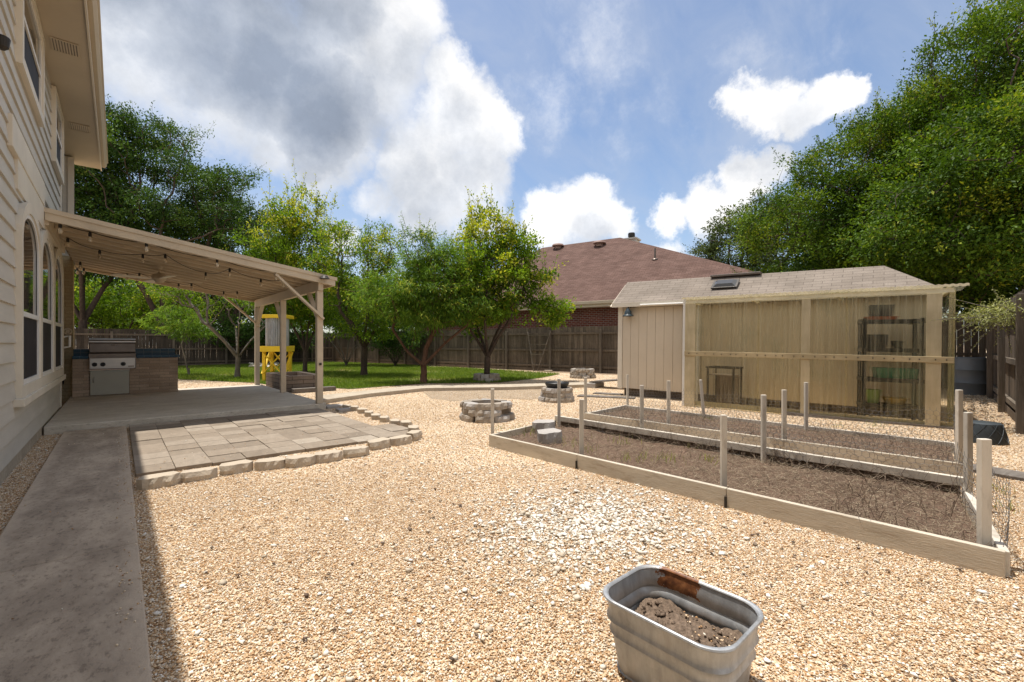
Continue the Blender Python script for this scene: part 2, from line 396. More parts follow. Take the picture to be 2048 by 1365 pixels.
def copy_of(o, parent=None, loc=None, rot=None, name=None):
    c = o.copy(); COL.objects.link(c)
    if parent is not None: c.parent = parent
    if loc is not None: c.location = loc
    if rot is not None: c.rotation_euler = rot
    return c
def dup(root, loc, rot, label):
    c = copy_of(root, None, loc, rot); c['label'] = label
    for ch in list(root.children):
        d = copy_of(ch, c)
        for g in list(ch.children): copy_of(g, d)
    return c

def tubes_np(P0, P1, r0, r1, k=4):
    n = len(P0); d = P1 - P0; L = np.linalg.norm(d, axis=1, keepdims=True); d = d / np.maximum(L, 1e-6)
    ref = np.where(np.abs(d[:, 2:3]) > .9, np.array([[1., 0, 0]]), np.array([[0., 0, 1]]))
    a = np.cross(d, ref); a /= np.maximum(np.linalg.norm(a, axis=1, keepdims=True), 1e-6); b = np.cross(d, a)
    ang = np.arange(k) * 2 * math.pi / k; ca = np.cos(ang)[None, :, None]; sa = np.sin(ang)[None, :, None]
    ring = a[:, None] * ca + b[:, None] * sa
    V = np.concatenate([P0[:, None] + ring * np.reshape(r0, (-1, 1, 1)), P1[:, None] + ring * np.reshape(r1, (-1, 1, 1))], 1)
    j = np.arange(k); q = np.stack([j, (j + 1) % k, k + (j + 1) % k, k + j], 1)
    return V.reshape(-1, 3), (q[None] + (np.arange(n) * 2 * k)[:, None, None]).reshape(-1, 4)

# ------------------------------------------------------------------ sun and sky
SUN = np.array([-.066, .20, 1.0]); SUN /= np.linalg.norm(SUN)
sd = bpy.data.lights.new('sun', 'SUN'); so = bpy.data.objects.new('sun', sd); COL.objects.link(so)
sd.energy = 4.8; sd.angle = R(.5); sd.color = (1.0, .955, .88)
so.rotation_euler = Vector(SUN).to_track_quat('Z', 'Y').to_euler(); so.location = (0, 0, 30)
elev = math.asin(SUN[2]); azim = math.atan2(SUN[0], SUN[1])

def build_world():
    w = bpy.data.worlds.new('World'); scn.world = w; w.use_nodes = True
    t = NT.__new__(NT); t.t = w.node_tree; t.t.nodes.clear()
    out = t.n('ShaderNodeOutputWorld'); bg = t.n('ShaderNodeBackground'); t.l(bg.outputs[0], out.inputs[0])
    sky = t.n('ShaderNodeTexSky'); sky.sky_type = 'NISHITA'; sky.sun_disc = False
    sky.sun_elevation = elev; sky.sun_rotation = azim; sky.altitude = 200; sky.air_density = 1.0; sky.dust_density = 1.0; sky.ozone_density = 1.4
    tc = t.n('ShaderNodeTexCoord').outputs['Generated']
    def vnoise(scale, detail, rough):
        x = t.n('ShaderNodeTexNoise'); x.inputs['Scale'].default_value = scale; x.inputs['Detail'].default_value = detail; x.inputs['Roughness'].default_value = rough
        t.l(tc, x.inputs['Vector']); return x
    def distort(amp, scale, detail, rough):
        x = vnoise(scale, detail, rough)
        s = t.n('ShaderNodeVectorMath'); s.operation = 'SUBTRACT'; t.l(x.outputs['Color'], s.inputs[0]); s.inputs[1].default_value = (.5, .5, .5)
        m = t.n('ShaderNodeVectorMath'); m.operation = 'SCALE'; t.l(s.outputs[0], m.inputs[0]); m.inputs['Scale'].default_value = amp
        a = t.n('ShaderNodeVectorMath'); a.operation = 'ADD'; t.l(tc, a.inputs[0]); t.l(m.outputs[0], a.inputs[1])
        n = t.n('ShaderNodeVectorMath'); n.operation = 'NORMALIZE'; t.l(a.outputs[0], n.inputs[0]); return n.outputs[0]
    def field(dirv, blobs, soft=1.0):
        cur = None
        for px, py, rad, wgt in blobs:
            if isinstance(px, tuple): c = np.array(px) / np.linalg.norm(px); ra = R(rad)       # clouds out of view, added to neutralise the blue fill light
            else: c = direction(px, py); ra = math.atan(rad / math.hypot(F, math.hypot(px - 1024, py - HZ)))
            d = t.n('ShaderNodeVectorMath'); d.operation = 'DOT_PRODUCT'; t.l(dirv, d.inputs[0]); d.inputs[1].default_value = tuple(c)
            mr = t.n('ShaderNodeMapRange'); mr.inputs['From Min'].default_value = math.cos(ra * 1.2); mr.inputs['From Max'].default_value = math.cos(ra * .2)
            mr.inputs['To Max'].default_value = wgt; t.l(d.outputs['Value'], mr.inputs['Value'])
            cur = mr.outputs[0] if cur is None else t.math('MAXIMUM', cur, mr.outputs[0])
        return cur
    d1 = distort(.20, 3.6, 10, .66); d2 = distort(.34, 2.4, 9, .6)
    puff = [(300, 40, 190, 1), (480, 120, 190, 1), (620, 220, 160, 1), (720, 90, 190, 1), (640, 330, 80, .85), (800, 40, 110, 1), (900, 150, 70, .9), (930, 250, 105, 1), (985, 260, 75, 1),
            (840, 330, 110, 1), (960, 350, 80, 1), (760, 395, 55, .7), (870, 410, 90, .9), (390, 190, 60, .66), (450, 250, 50, .62), (330, 150, 50, .6),
            (1090, 190, 110, .34), (1190, 90, 150, .28), (1300, 250, 120, .26), (1560, 90, 160, .24), (1170, 430, 80, 1), (1110, 430, 60, .95), (1230, 440, 50, .9), (1190, 385, 45, .9), (1090, 460, 60, .85), (700, 480, 40, .65), (980, 430, 60, .8),
            (1530, 215, 55, .9), (1600, 205, 62, 1), (1665, 190, 55, 1), (1710, 175, 45, 1), (1475, 225, 38, .8), (1490, 350, 55, 1), (1415, 405, 55, .95), (1450, 395, 50, .9), (1345, 420, 40, .85), (1530, 330, 45, .9), (1330, 500, 40, .8),
            (-500, 100, 350, 1), (2600, 300, 300, .8), ((-.5, -.8, .5), 0, 48, .95), ((.9, -.7, .6), 0, 34, .9), ((-.9, .1, .6), 0, 34, .9), ((.1, -.3, 1), 0, 16, .8)]
    body = field(d1, puff)
    fb = vnoise(9, 10, .68).outputs['Fac']
    dens = t.math('ADD', body, t.math('MULTIPLY', t.math('SUBTRACT', fb, .5), .8))
    mr = t.n('ShaderNodeMapRange'); mr.interpolation_type = 'SMOOTHSTEP'; mr.inputs['From Min'].default_value = .17; mr.inputs['From Max'].default_value = .80; t.l(dens, mr.inputs['Value'])
    alpha = mr.outputs[0]
    grey = field(d2, [(300, -40, 210, 1), (420, 90, 170, .95), (540, 150, 160, 1), (650, 230, 130, 1), (760, 270, 60, .6), (260, 160, 60, .5), (560, 0, 160, .9), (820, 390, 80, .5), (1190, 470, 60, .45), (1620, 260, 70, .3), (-600, 0, 300, .8)])
    up_ = t.n('ShaderNodeVectorMath'); up_.operation = 'ADD'; t.l(d1, up_.inputs[0]); up_.inputs[1].default_value = (-.02, .0, .085)
    un = t.n('ShaderNodeVectorMath'); un.operation = 'NORMALIZE'; t.l(up_.outputs[0], un.inputs[0])
    over = t.math('MULTIPLY', t.math('SUBTRACT', field(un.outputs[0], puff), .22), .62, clamp=True)      # cloud stands between this spot and the sun: its base is greyer
    grey = t.math('MAXIMUM', grey, over)
    grey2 = t.math('MULTIPLY', t.math('ADD', grey, t.math('MULTIPLY', t.math('SUBTRACT', fb, .5), .6)), 1.0, clamp=True)
    ccol = t.ramp(grey2, [(0, (1.30, 1.28, 1.26)), (.3, (1.0, 1.02, 1.06)), (.6, (.64, .69, .78)), (1, (.36, .42, .53))])
    ccol = t.mix(1.0, ccol, t.ramp(vnoise(5, 9, .65).outputs['Fac'], [(.3, .80), (.65, 1.04)]), 'MULTIPLY')
    # thin high cirrus veil
    mp = t.n('ShaderNodeMapping'); mp.inputs['Scale'].default_value = (1.2, 5, 3); mp.inputs['Rotation'].default_value = (.3, .5, .9); t.l(tc, mp.inputs['Vector'])
    ci = t.n('ShaderNodeTexNoise'); ci.inputs['Scale'].default_value = 1.6; ci.inputs['Detail'].default_value = 7; ci.inputs['Roughness'].default_value = .6; ci.inputs['Distortion'].default_value = .6; t.l(mp.outputs[0], ci.inputs['Vector'])
    veil = t.math('MULTIPLY', t.ramp(ci.outputs['Fac'], [(.34, .12), (.72, 1.)]), .5)
    sk = t.n('ShaderNodeVectorMath'); sk.operation = 'SCALE'; sk.inputs['Scale'].default_value = SKY_K; t.l(sky.outputs[0], sk.inputs[0])
    wc = t.n('ShaderNodeVectorMath'); wc.operation = 'SCALE'; wc.inputs['Scale'].default_value = CLOUD_K; t.l(ccol, wc.inputs[0])
    base = t.mix(veil, sk.outputs[0], (CLOUD_K * .62, CLOUD_K * .68, CLOUD_K * .80))
    fin = t.mix(alpha, base, wc.outputs[0])
    t.l(fin, bg.inputs['Color']); bg.inputs['Strength'].default_value = .15
SKY_K = .88; CLOUD_K = 5.2
build_world()
scn.view_settings.view_transform = 'Standard'; scn.view_settings.look = 'None'; scn.view_settings.exposure = 0.32; scn.view_settings.gamma = 1.0
scn.cycles.max_bounces = 8; scn.cycles.transparent_max_bounces = 16; scn.cycles.use_denoising = True
scn.cycles.sample_clamp_indirect = 6
scn.cycles.caustics_reflective = False; scn.cycles.caustics_refractive = False

# ------------------------------------------------------------------ setting: ground, walk, slab, paving, path, lawn
obj('ground', MB().add([(-400, -400, 0), (400, -400, 0), (400, 400, 0), (-400, 400, 0)], [(0, 1, 2, 3)]), 'gravel', kind='structure')
XW = -.78                                     # house wall plane
WALK = (-.565, .095, -1.5, 8.78)
m = MB()
for a, b in ((-1.5, 1.1), (1.104, 3.6), (3.604, 6.05), (6.054, 8.785)): m.box(WALK[0], WALK[1], a, b, -.06, .035)
obj('walkway', m, 'walk', bevel=.008, kind='structure')
SLAB = (-.76, 2.98, 8.80, 14.0)
obj('patio_slab', MB().box(SLAB[0], SLAB[1], SLAB[2], SLAB[3], -.06, .12), 'slab', bevel=.012, kind='structure')
m = MB(); PV0 = (.125, 5.5); random.seed(3)
for i in range(10):
    for j in range(11):
        x = PV0[0] + i * .302; y = PV0[1] + j * .302
        if i == 9 and (j < 0 or j > 6): continue
        if i == 9 and j in (3, 4, 5, 6): continue
        if x > 2.85 and j > 1: continue
        dz = random.uniform(-.006, .006); y0 = y + (random.uniform(-.015, .01) if j == 0 else 0)
        m.box(x + .0015, x + .3005, y0 + .0015, min(y + .3005, 8.785), -.02, .036 + dz)
obj('paving', m, 'paver', bevel=.004, kind='structure')
near = [(641, 800.6), (740, 787), (850, 776), (1018, 774), (1190, 768.5)]; far = [(1190, 764), (1018, 768.7), (850, 770.7), (815, 772.3), (641, 790.8)]
obj('path', MB().prism([ground(x, y, .09) for x, y in near + far], -.05, .09), 'kerb', bevel=.012, kind='structure')
lawn_px = [(362, 760), (430, 763), (513, 767), (575, 775), (650, 776), (700, 779), (780, 773), (850, 768), (1000, 766), (1080, 757), (1120, 749), (1000, 742), (900, 736), (806, 731), (700, 727), (560, 724), (420, 726), (300, 730), (300, 748)]
LAWN = [ground(x, y) for x, y in lawn_px]
obj('lawn', MB().add([(x, y, .012) for x, y in LAWN], [tuple(range(len(LAWN)))]), 'lawn', kind='structure')
obj('bare_dirt', MB().add([(*ground(x, y), .004) for x, y in ((845, 784), (930, 781), (1040, 780), (1150, 777), (1130, 788), (1060, 800), (985, 796), (905, 803), (862, 797))], [tuple(range(9))]), 'dirtgrey', kind='structure')
FR = R(13)   # the yard's fences and the shed are turned a little from the house
obj('flower_bed_soil', MB().add([(x, y, .006) for x, y in [ground(350, 757), ground(300, 727), ground(420, 724), ground(560, 722), ground(700, 724), ground(806, 728), ground(900, 733), ground(1000, 739), ground(1140, 747), ground(1245, 751), ground(1240, 738), ground(900, 724), ground(660, 716), ground(300, 716), ground(150, 720), ground(200, 757)]], [tuple(range(16))]), 'dirt', kind='structure')

def inside(P, poly):
    x, y = P[:, 0], P[:, 1]; c = np.zeros(len(P), bool); n = len(poly)
    for i in range(n):
        x1, y1 = poly[i]; x2, y2 = poly[(i + 1) % n]
        k = ((y1 > y) != (y2 > y)); xi = (x2 - x1) * (y - y1) / ((y2 - y1) if y2 != y1 else 1e-9) + x1
        c ^= k & (x < xi)
    return c

# raised-bed corners (front = the long side towards the house)
B1 = [ground(980, 893), ground(2012, 1157), ground(1930, 972, .14), ground(1111, 840, .14)]
B2 = [ground(1170, 827, .14), ground(1930, 930, .14), ground(1912, 884, .14), ground(1253, 810, .14)]
PATHP = [ground(x, y, .07) for x, y in near + far]
SH_U = np.array([math.sin(R(10)), -math.cos(R(10))]); SH_N = np.array([math.cos(R(10)), math.sin(R(10))])
def shed_xy(u, n): p = SH_U * u + SH_N * (n + 10.1); return float(p[0]), float(p[1])
BLOCKED = [[(-3, -5), (XW, -5), (XW, 15), (-3, 15)], [(WALK[0], -5), (WALK[1], -5), (WALK[1], 8.8), (WALK[0], 8.8)], [(SLAB[0], 8.8), (2.98, 8.8), (2.98, 14), (SLAB[0], 14)],
           [(.125, 5.5), (2.84, 5.5), (2.84, 8.8), (.125, 8.8)], B1, B2, PATHP, LAWN, [shed_xy(-4.95, -.02), shed_xy(-3.04, -.9), shed_xy(.8, -.9), shed_xy(.8, 2.4), shed_xy(-4.95, 2.4)]]
def free(P):
    k = np.ones(len(P), bool)
    for b in BLOCKED: k &= ~inside(P, b)
    return k

ICO_V = []; _p = (1 + 5 ** .5) / 2
for a, b in ((1, _p), (-1, _p), (1, -_p), (-1, -_p)): ICO_V += [(0, a, b), (a, b, 0), (b, 0, a)]
ICO_V = np.array(ICO_V) / math.hypot(1, _p)
def hull_faces(V):
    out = []; n = len(V)
    for i in range(n):
        for j in range(i + 1, n):
            for k in range(j + 1, n):
                nm = np.cross(V[j] - V[i], V[k] - V[i]); d = (V - V[i]) @ nm
                if (d < 1e-6).all(): out.append((i, j, k))
                elif (d > -1e-6).all(): out.append((i, k, j))
    return np.array(out)
ICO_F = hull_faces(ICO_V)
OCT_V = np.array([(1, 0, 0), (-1, 0, 0), (0, 1, 0), (0, -1, 0), (0, 0, 1), (0, 0, -1)], float); OCT_F = hull_faces(OCT_V)
def stones(P, size, flat=.6, V0=ICO_V, F0=ICO_F, jitter=.22, sink=.25):
    n = len(P); k = len(V0)
    V = V0[None] * (1 + rng.uniform(-jitter, jitter, (n, k, 1)))
    s = size[:, None, None] * .5 * np.stack([rng.uniform(.8, 1.35, n), rng.uniform(.7, 1.1, n), rng.uniform(flat * .75, flat * 1.25, n)], 1)[:, None, :]
    V = V * s
    a = rng.uniform(0, 2 * math.pi, n); tl = rng.normal(0, .35, n)
    ct, st = np.cos(tl)[:, None], np.sin(tl)[:, None]
    x, y, z = V[..., 0], V[..., 1], V[..., 2]; x, z = x * ct - z * st, x * st + z * ct
    ca, sa = np.cos(a)[:, None], np.sin(a)[:, None]; x, y = x * ca - y * sa, x * sa + y * ca
    V = np.stack([x, y, z], 2); zz = P[:, 2] + size * flat * (.5 - sink)
    V += np.stack([P[:, 0], P[:, 1], zz], 1)[:, None]
    return V.reshape(-1, 3), (F0[None] + (np.arange(n) * k)[:, None, None]).reshape(-1, 3)

def fan_points(n, t0, t1, power=1.0, x0=-40, x1=2090):
    """Ground points inside the wedge that the yard shows, thinning out with distance."""
    q = rng.uniform(0, 1, n) ** power; t = t0 + (t1 - t0) * q; px = rng.uniform(x0, x1, n)
    return np.stack([DV[0] * t + RV[0] * (px - 1024) / F * t, DV[1] * t + RV[1] * (px - 1024) / F * t, np.zeros(n)], 1)
def weight_t(P): return P[:, 0] * DV[0] + P[:, 1] * DV[1]
# close gravel: about 9,000 stones a square metre, fewer and simpler further off
def gravel_layer(name, n, t0, ta, tb, t1, smin, smax, V0, F0):
    t = np.sqrt(rng.uniform(t0 * t0, t1 * t1, n)); px = rng.uniform(-260, 2400, n)
    t = t[rng.uniform(0, 1, n) < np.clip((t - t0) / max(ta - t0, 1e-6), 0, 1) * np.clip((t1 - t) / (t1 - tb), 0, 1)]; n = len(t); px = px[:n]
    P = np.stack([DV[0] * t + RV[0] * (px - 1024) / F * t, DV[1] * t + RV[1] * (px - 1024) / F * t, rng.uniform(0, .005, n)], 1)
    P = P[free(P)]; s = smin + (smax - smin) * rng.gamma(2.2, .22, len(P)).clip(0, 1.5); s = s * np.where(rng.uniform(0, 1, len(P)) < .03, 1.7, 1)
    # thin spots where the base shows, and thicker drifts
    k = np.sin(P[:, 0] * 2.3 + 1.1 * np.sin(P[:, 1] * 1.7)) * np.sin(P[:, 1] * 2.9 + .8 * np.sin(P[:, 0] * 2.1)); m_ = rng.uniform(0, 1, len(P)) < np.clip(.9 + .35 * k, .45, 1); P, s = P[m_], s[m_]
    V, Fc = stones(P, s, .52, V0, F0)
    return obj(name, np_mesh(name, V, Fc, smooth=True), 'pebbles', kind='stuff')
gravel_layer('gravel', 530000, 1.34, 1.35, 3.4, 4.8, .005, .0112, ICO_V, ICO_F)
gravel_layer('gravel', 400000, 3.4, 4.8, 8.0, 11.0, .0075, .015, OCT_V, OCT_F)
gravel_layer('gravel', 155000, 8.0, 11.0, 14.0, 19.0, .012, .022, OCT_V, OCT_F)
n = 260; wx = np.concatenate([rng.uniform(WALK[1] - .10, WALK[1], 200), rng.uniform(WALK[0], WALK[1], 60)]); P = np.stack([wx, rng.uniform(.6, 8.6, n), np.full(n, .037)], 1)
n2 = 160; P2 = np.stack([rng.uniform(.2, 2.8, n2), 5.5 + np.abs(rng.normal(0, .8, n2)).clip(0, 3.2), np.full(n2, .045)], 1); P = np.concatenate([P, P2])
V, Fc = stones(P, rng.uniform(.005, .013, len(P)), .6); obj('stray_pebbles', np_mesh('stray_pebbles', V, Fc, smooth=True), 'pebbles', kind='stuff')
P = np.concatenate([fan_points(2600, 1.4, 5), fan_points(1800, 4, 10)]); P[:, 2] = .010; P = P[free(P)]
k = np.sin(P[:, 0] * 1.9 + 2) * np.sin(P[:, 1] * 1.4 + .6); P = P[rng.uniform(0, 1, len(P)) < np.clip(.35 + .6 * k, .06, 1)]
V, Fc = stones(P, rng.gamma(3, .004, len(P)).clip(.005, .03), .25, OCT_V, OCT_F, .4, sink=-.2); obj('brown_debris', np_mesh('brown_debris', V, Fc), 'deadstem', kind='stuff')
# pale limestone: a dense patch before the beds and strays everywhere
c = np.array(ground(1175, 1050)); n = 5200
P = np.stack([c[0] + rng.normal(0, .40, n) + .25 * rng.standard_t(3, n) * .5, c[1] + rng.normal(0, .34, n) + .25 * rng.standard_t(3, n) * .5, rng.uniform(.0, .010, n)], 1)
P2 = np.concatenate([fan_points(1300, 1.5, 6.5), fan_points(500, 5, 11)]); P2[:, 2] = .004
c3 = np.array(ground(490, 1010)); P3 = np.stack([c3[0] + rng.normal(0, .3, 70), c3[1] + rng.normal(0, .25, 70), np.full(70, .004)], 1)
c4 = np.array(ground(900, 940)); P4 = np.stack([c4[0] + rng.normal(0, .5, 150), c4[1] + rng.normal(0, .5, 150), np.full(150, .004)], 1)
P = np.concatenate([P, P2, P3, P4]); P = P[free(P)]; s = rng.gamma(4, .0043, len(P)).clip(.009, .046)
V, Fc = stones(P, s, .5, jitter=.42)
obj('limestone_gravel', np_mesh('limestone_gravel', V, Fc), 'limestone', kind='stuff')

# ------------------------------------------------------------------ house
house = thing('house', 'cream two-storey house with lap siding and three arched windows beside the walkway', 'house', (XW, 6, 0))
HC = 11.32                                   # where the long wall ends, then a recess, then a wing
def lap(y0, y1, z0, z1, step=.185, x=XW):
    m = MB(); z = z0
    while z < z1 - .01:
        zt = min(z + step, z1)
        m.xprism([(x - .05, z - .006), (x + .020, z - .006), (x + .020, z + .002), (x + .0, zt), (x - .05, zt)], y0, y1, 'y'); z += step
    return m
obj('siding', lap(-4, HC - .02, .15, 5.2), 'siding', house, world=True)
obj('foundation', MB().box(-1.6, XW + .004, -4, HC - .02, -.1, .148), 'kerb', house, world=True)
obj('wall_core', MB().box(-4.5, XW - .052, -4, HC - .03, .1, 5.18), 'siding', house, world=True)
obj('corner_board', MB().box(XW - .10, XW + .024, HC - .02, HC + .10, .122, 5.19), 'trim', house, bevel=.004, world=True)
# recessed end wall and the wing that closes the porch
WY = 13.42
obj('brick_wall', MB().box(-4.2, -.715, WY, WY + .30, -.05, 3.1), 'brick_paint', house, world=True)
m = MB(); x = -2.4
while x < -.74:
    m.box(x, min(x + .198, -.735), WY - .012, WY + .002, 3.2, 5.19); x += .2
obj('upper_wing_siding', m, 'siding', house, world=True)
obj('upper_wing_wall', MB().box(-4.2, -.72, WY + .002, WY + .30, 3.102, 5.2), 'siding', house, world=True)
obj('wing_corner_board', MB().box(-.80, -.70, WY - .03, WY - .012, 3.15, 5.19), 'trim', house, world=True)
obj('recess_wall', MB().box(-2.6, -2.5, HC + .1, WY, .1, 5.15), 'siding', house, world=True)
obj('belly_band', MB().box(XW, XW + .045, 6.22, 8.70, 3.08, 3.38), 'trim', house, bevel=.006, world=True)
obj('belly_band', MB().box(XW, XW + .04, 8.70, HC - .02, 3.19, 3.38), 'trim', house, bevel=.006, world=True)
# soffit, eave and gutter
EX, EZ, EY = -.275, 5.22, 14.0
eave = obj('soffit', MB().box(-4.5, EX - .02, -4, EY, EZ, EZ + .03), 'soffit', house, world=True)
for y0, y1 in ((8.35, 8.7), (11.35, 11.7)):
    v_ = obj('soffit_vent', MB().box(-.66, -.40, y0, y1, EZ - .008, EZ - .001), 'steel_dark', house, world=True)
    m = MB().box(-.67, -.39, y0 - .01, y0 + .012, EZ - .016, EZ - .0085).box(-.67, -.39, y1 - .012, y1 + .01, EZ - .016, EZ - .0085)
    for k in range(10): m.box(-.665 + k * .028, -.649 + k * .028, y0 + .013, y1 - .013, EZ - .016, EZ - .0085)
    obj('vent_slat', m, 'soffit', v_)
obj('fascia', MB().box(EX - .02, EX, -4, EY + .03, EZ - .03, EZ + .17), 'trim', house, world=True)
m = MB(); gp = [(EX, EZ + .06), (EX + .05, EZ + .05), (EX + .085, EZ + .10), (EX + .085, EZ + .16), (EX + .11, EZ + .18), (EX + .095, EZ + .19), (EX + .07, EZ + .17), (EX, EZ + .17)]
m.xprism(gp, -4, EY + .03, 'y'); obj('gutter', m, 'soffit', house, world=True)
obj('roof', MB().xprism([(-4.6, 7.2), (EX + .04, EZ + .18), (EX + .04, EZ + .205), (-4.6, 7.25)], -4, EY + .1, 'y'), shingle('house_shingle', (.11, .09, .08), (.16, .13, .11), (.05, .04, .04), (-.9, 0, .43)), house, world=True)
# arched windows
def arch(y0, y1, z0, zs, zt, n=14):
    c = (y0 + y1) / 2; hw = (y1 - y0) / 2
    return [(y0, z0), (y1, z0), (y1, zs)] + [(c + hw * math.cos(math.pi * i / n), zs + (zt - zs) * math.sin(math.pi * i / n)) for i in range(1, n)] + [(y0, zs)]
def frame_ring(m, outer, inner, x0, x1):
    n = len(outer); vs = [(x, y, z) for x in (x0, x1) for P in (outer, inner) for y, z in P]; fs = []
    for i in range(n):
        j = (i + 1) % n
        fs += [(2 * n + i, 2 * n + j, 3 * n + j, 3 * n + i), (i, 2 * n + i, 2 * n + j, j)][:2]
        fs += [(n + i, n + j, 3 * n + j, 3 * n + i)]
    m.add(vs, fs)
WINY = [6.62, 8.19, 9.76, 11.28]
for k in range(3):
    y0, y1 = WINY[k], WINY[k + 1]; g = .10
    w = obj('arched_window', MB(), 'trim', house, world=True)
    mm = MB(); frame_ring(mm, arch(y0, y1, .70, 2.34, 2.80), arch(y0 + g, y1 - g, .82, 2.32, 2.68), XW + .0, XW + .06)
    me = bpy.data.meshes.new('window_casing'); me.from_pydata(mm.v, [], mm.f); me.update(); me.materials.append(MAT['trim']); w.data = me
    gi = arch(y0 + g, y1 - g, 1.56, 2.32, 2.68)
    p = MB().add([(XW + .026, y, z) for y, z in gi], [tuple(range(len(gi)))]); o = obj('upper_pane', p, 'glass', w)
    o = obj('lower_screen', MB().box(XW + .02, XW + .03, y0 + g, y1 - g, .82, 1.53), 'screen', w)
    s = MB(); frame_ring(s, arch(y0 + g, y1 - g, .82, 2.32, 2.68), arch(y0 + g + .05, y1 - g - .05, .87, 2.30, 2.63), XW + .03, XW + .045)
    s.box(XW + .03, XW + .05, y0 + g + .05, y1 - g - .05, 1.53, 1.58); obj('sash', s, 'white', w)
obj('window_sill', MB().box(XW, XW + .085, 6.55, 11.30, .62, .70), 'trim', house, bevel=.006, world=True)
obj('window_head', MB().box(XW + .002, XW + .035, 6.60, 11.29, 2.78, 3.08), 'trim', house, world=True)
for y0, y1 in ((6.62, 8.42), (9.85, 11.25)):
    mm = MB(); o_ = [(y0, 4.04), (y1, 4.04), (y1, 5.19), (y0, 5.19)]; i_ = [(y0 + .1, 4.14), (y1 - .1, 4.14), (y1 - .1, 5.12), (y0 + .1, 5.12)]
    frame_ring(mm, o_, i_, XW, XW + .065); w = obj('upper_window', mm, 'trim', house, world=True)
    obj('pane', MB().box(XW + .02, XW + .03, y0 + .1, y1 - .1, 4.65, 5.12), 'glass', w)
    obj('lower_screen', MB().box(XW + .018, XW + .026, y0 + .1, y1 - .1, 4.14, 4.64), 'screen', w)
    s = MB(); frame_ring(s, i_, [(y0 + .15, 4.19), (y1 - .15, 4.19), (y1 - .15, 5.08), (y0 + .15, 5.08)], XW + .026, XW + .044); s.box(XW + .03, XW + .046, y0 + .15, y1 - .15, 4.62, 4.67)
    obj('sash', s, 'white', w)
m = MB().tube([(-.86, WY - .001, .46), (-.86, WY - .10, .46), (-.86, WY - .13, .40)], .014, 8).lathe([(.03, 0), (.035, .01), (.03, .02)], 12, (-.86, WY - .11, .48))
obj('hose_tap', m, 'darkmetal', house, world=True)
obj('hose_bracket', MB().tube([(-.80 + .06 * math.cos(a * .5), WY - .04, 1.50 + .06 * math.sin(a * .5)) for a in range(14)], .014, 6).box(-.83, -.77, WY - .03, WY, 1.46, 1.54), 'beige', house, world=True)
obj('handle_bracket', MB().tube([(XW + .03, HC + .03, 1.17), (XW + .13, HC + .03, 1.19), (XW + .13, HC + .03, 1.38), (XW + .03, HC + .03, 1.36)], .02, 8), 'white', house, world=True)
obj('flood_lamp', MB().lathe([(.02, 0), (.04, .02), (.05, .09), (.045, .10)], 16, (XW + .08, 5.42, 3.60)).box(XW, XW + .08, 5.39, 5.45, 3.66, 3.70), 'darkmetal', house, world=True)

# ------------------------------------------------------------------ porch cover
PX0, PX1, PY0, PY1 = -.74, 3.12, 8.72, 14.06
def roof_z(x): return 3.02 - (x - PX0) * .148      # underside of the boards
pc = thing('patio_cover', 'cream lean-to porch roof on square posts over the concrete patio', 'porch cover', (1.2, 11.4, .12))
def slope_box(m, x0, x1, y0, y1, a, b):
    m.xprism([(x0, roof_z(x0) + a), (x1, roof_z(x1) + a), (x1, roof_z(x1) + b), (x0, roof_z(x0) + b)], y0, y1, 'y')
m = MB(); y = PY0 + .045; i = 0
while y < PY1 - .05:
    y1 = min(y + .148, PY1 - .045); m.xprism([(PX0, roof_z(PX0) + .004), (PX1 - .03, roof_z(PX1 - .03) + .004), (PX1 - .03, roof_z(PX1 - .03) + .03), (PX0, roof_z(PX0) + .03)], y, y1 - .002, 'y')
    for q_ in range(-8, -4): m.v[q_] = (m.v[q_][0], m.v[q_][1], m.v[q_][2] - (.022 if q_ < -6 else 0))      # lapped: each board's front edge hangs lower
    y += .15; i += 1
obj('ceiling_boards', m, 'porch_ceiling', pc, world=True)
for k in range(12):
    m = MB(); yy = PY0 + .32 + k * .41; slope_box(m, PX0 + .04, PX1 - .035, yy, yy + .06, -.075, -.0185); obj('rafter', m, 'beige', pc, bevel=.003, world=True)
m = MB(); slope_box(m, PX0, PX1, PY0, PY1, .032, .05); obj('roof_deck', m, shingle('porch_shingle', (.15, .13, .12), (.2, .17, .15), (.08, .07, .06), (1, 0, 0)), pc, world=True)
for ya in (PY0, PY1 - .04):
    m = MB(); slope_box(m, PX0, PX1, ya - .002, ya + .04, -.115, .03); obj('fascia_board', m, 'beige', pc, bevel=.004, world=True)
m = MB(); slope_box(m, PX0 - .02, PX1 + .03, PY0 - .018, PY0 - .003, -.01, .052); obj('drip_edge', m, 'beige', pc, world=True)
obj('end_fascia', MB().box(PX1 - .028, PX1, PY0 + .04, PY1 - .042, roof_z(PX1) - .11, roof_z(PX1) + .03), 'beige', pc, world=True)
BX = 2.87; bz = roof_z(BX) - .06
obj('beam', MB().box(BX - .045, BX + .045, PY0 + .05, PY1 - .05, bz - .19, bz - .002), 'beige', pc, bevel=.005, world=True)
obj('ledger', MB().box(PX0 - .01, PX0 + .035, PY0 + .05, HC, roof_z(PX0) - .17, roof_z(PX0) - .01), 'beige', pc, world=True)
POSTS = [PY0 + .14, 11.35, PY1 - .14]
for yy in POSTS:
    obj('post', MB().box(BX - .055, BX + .055, yy - .055, yy + .055, .12, bz - .192), 'beige', pc, bevel=.006, world=True)
for yy, sx in ((POSTS[0] - .075, -1), (POSTS[2] - .075, -1)):      # braces down from the roof end to the posts
    obj('brace', MB().beam((BX - .78, yy, roof_z(BX - .78) - .13), (BX + .05, yy, bz - .72), .04, .10, (0, 1, 0)), 'beige', pc, bevel=.004, world=True)
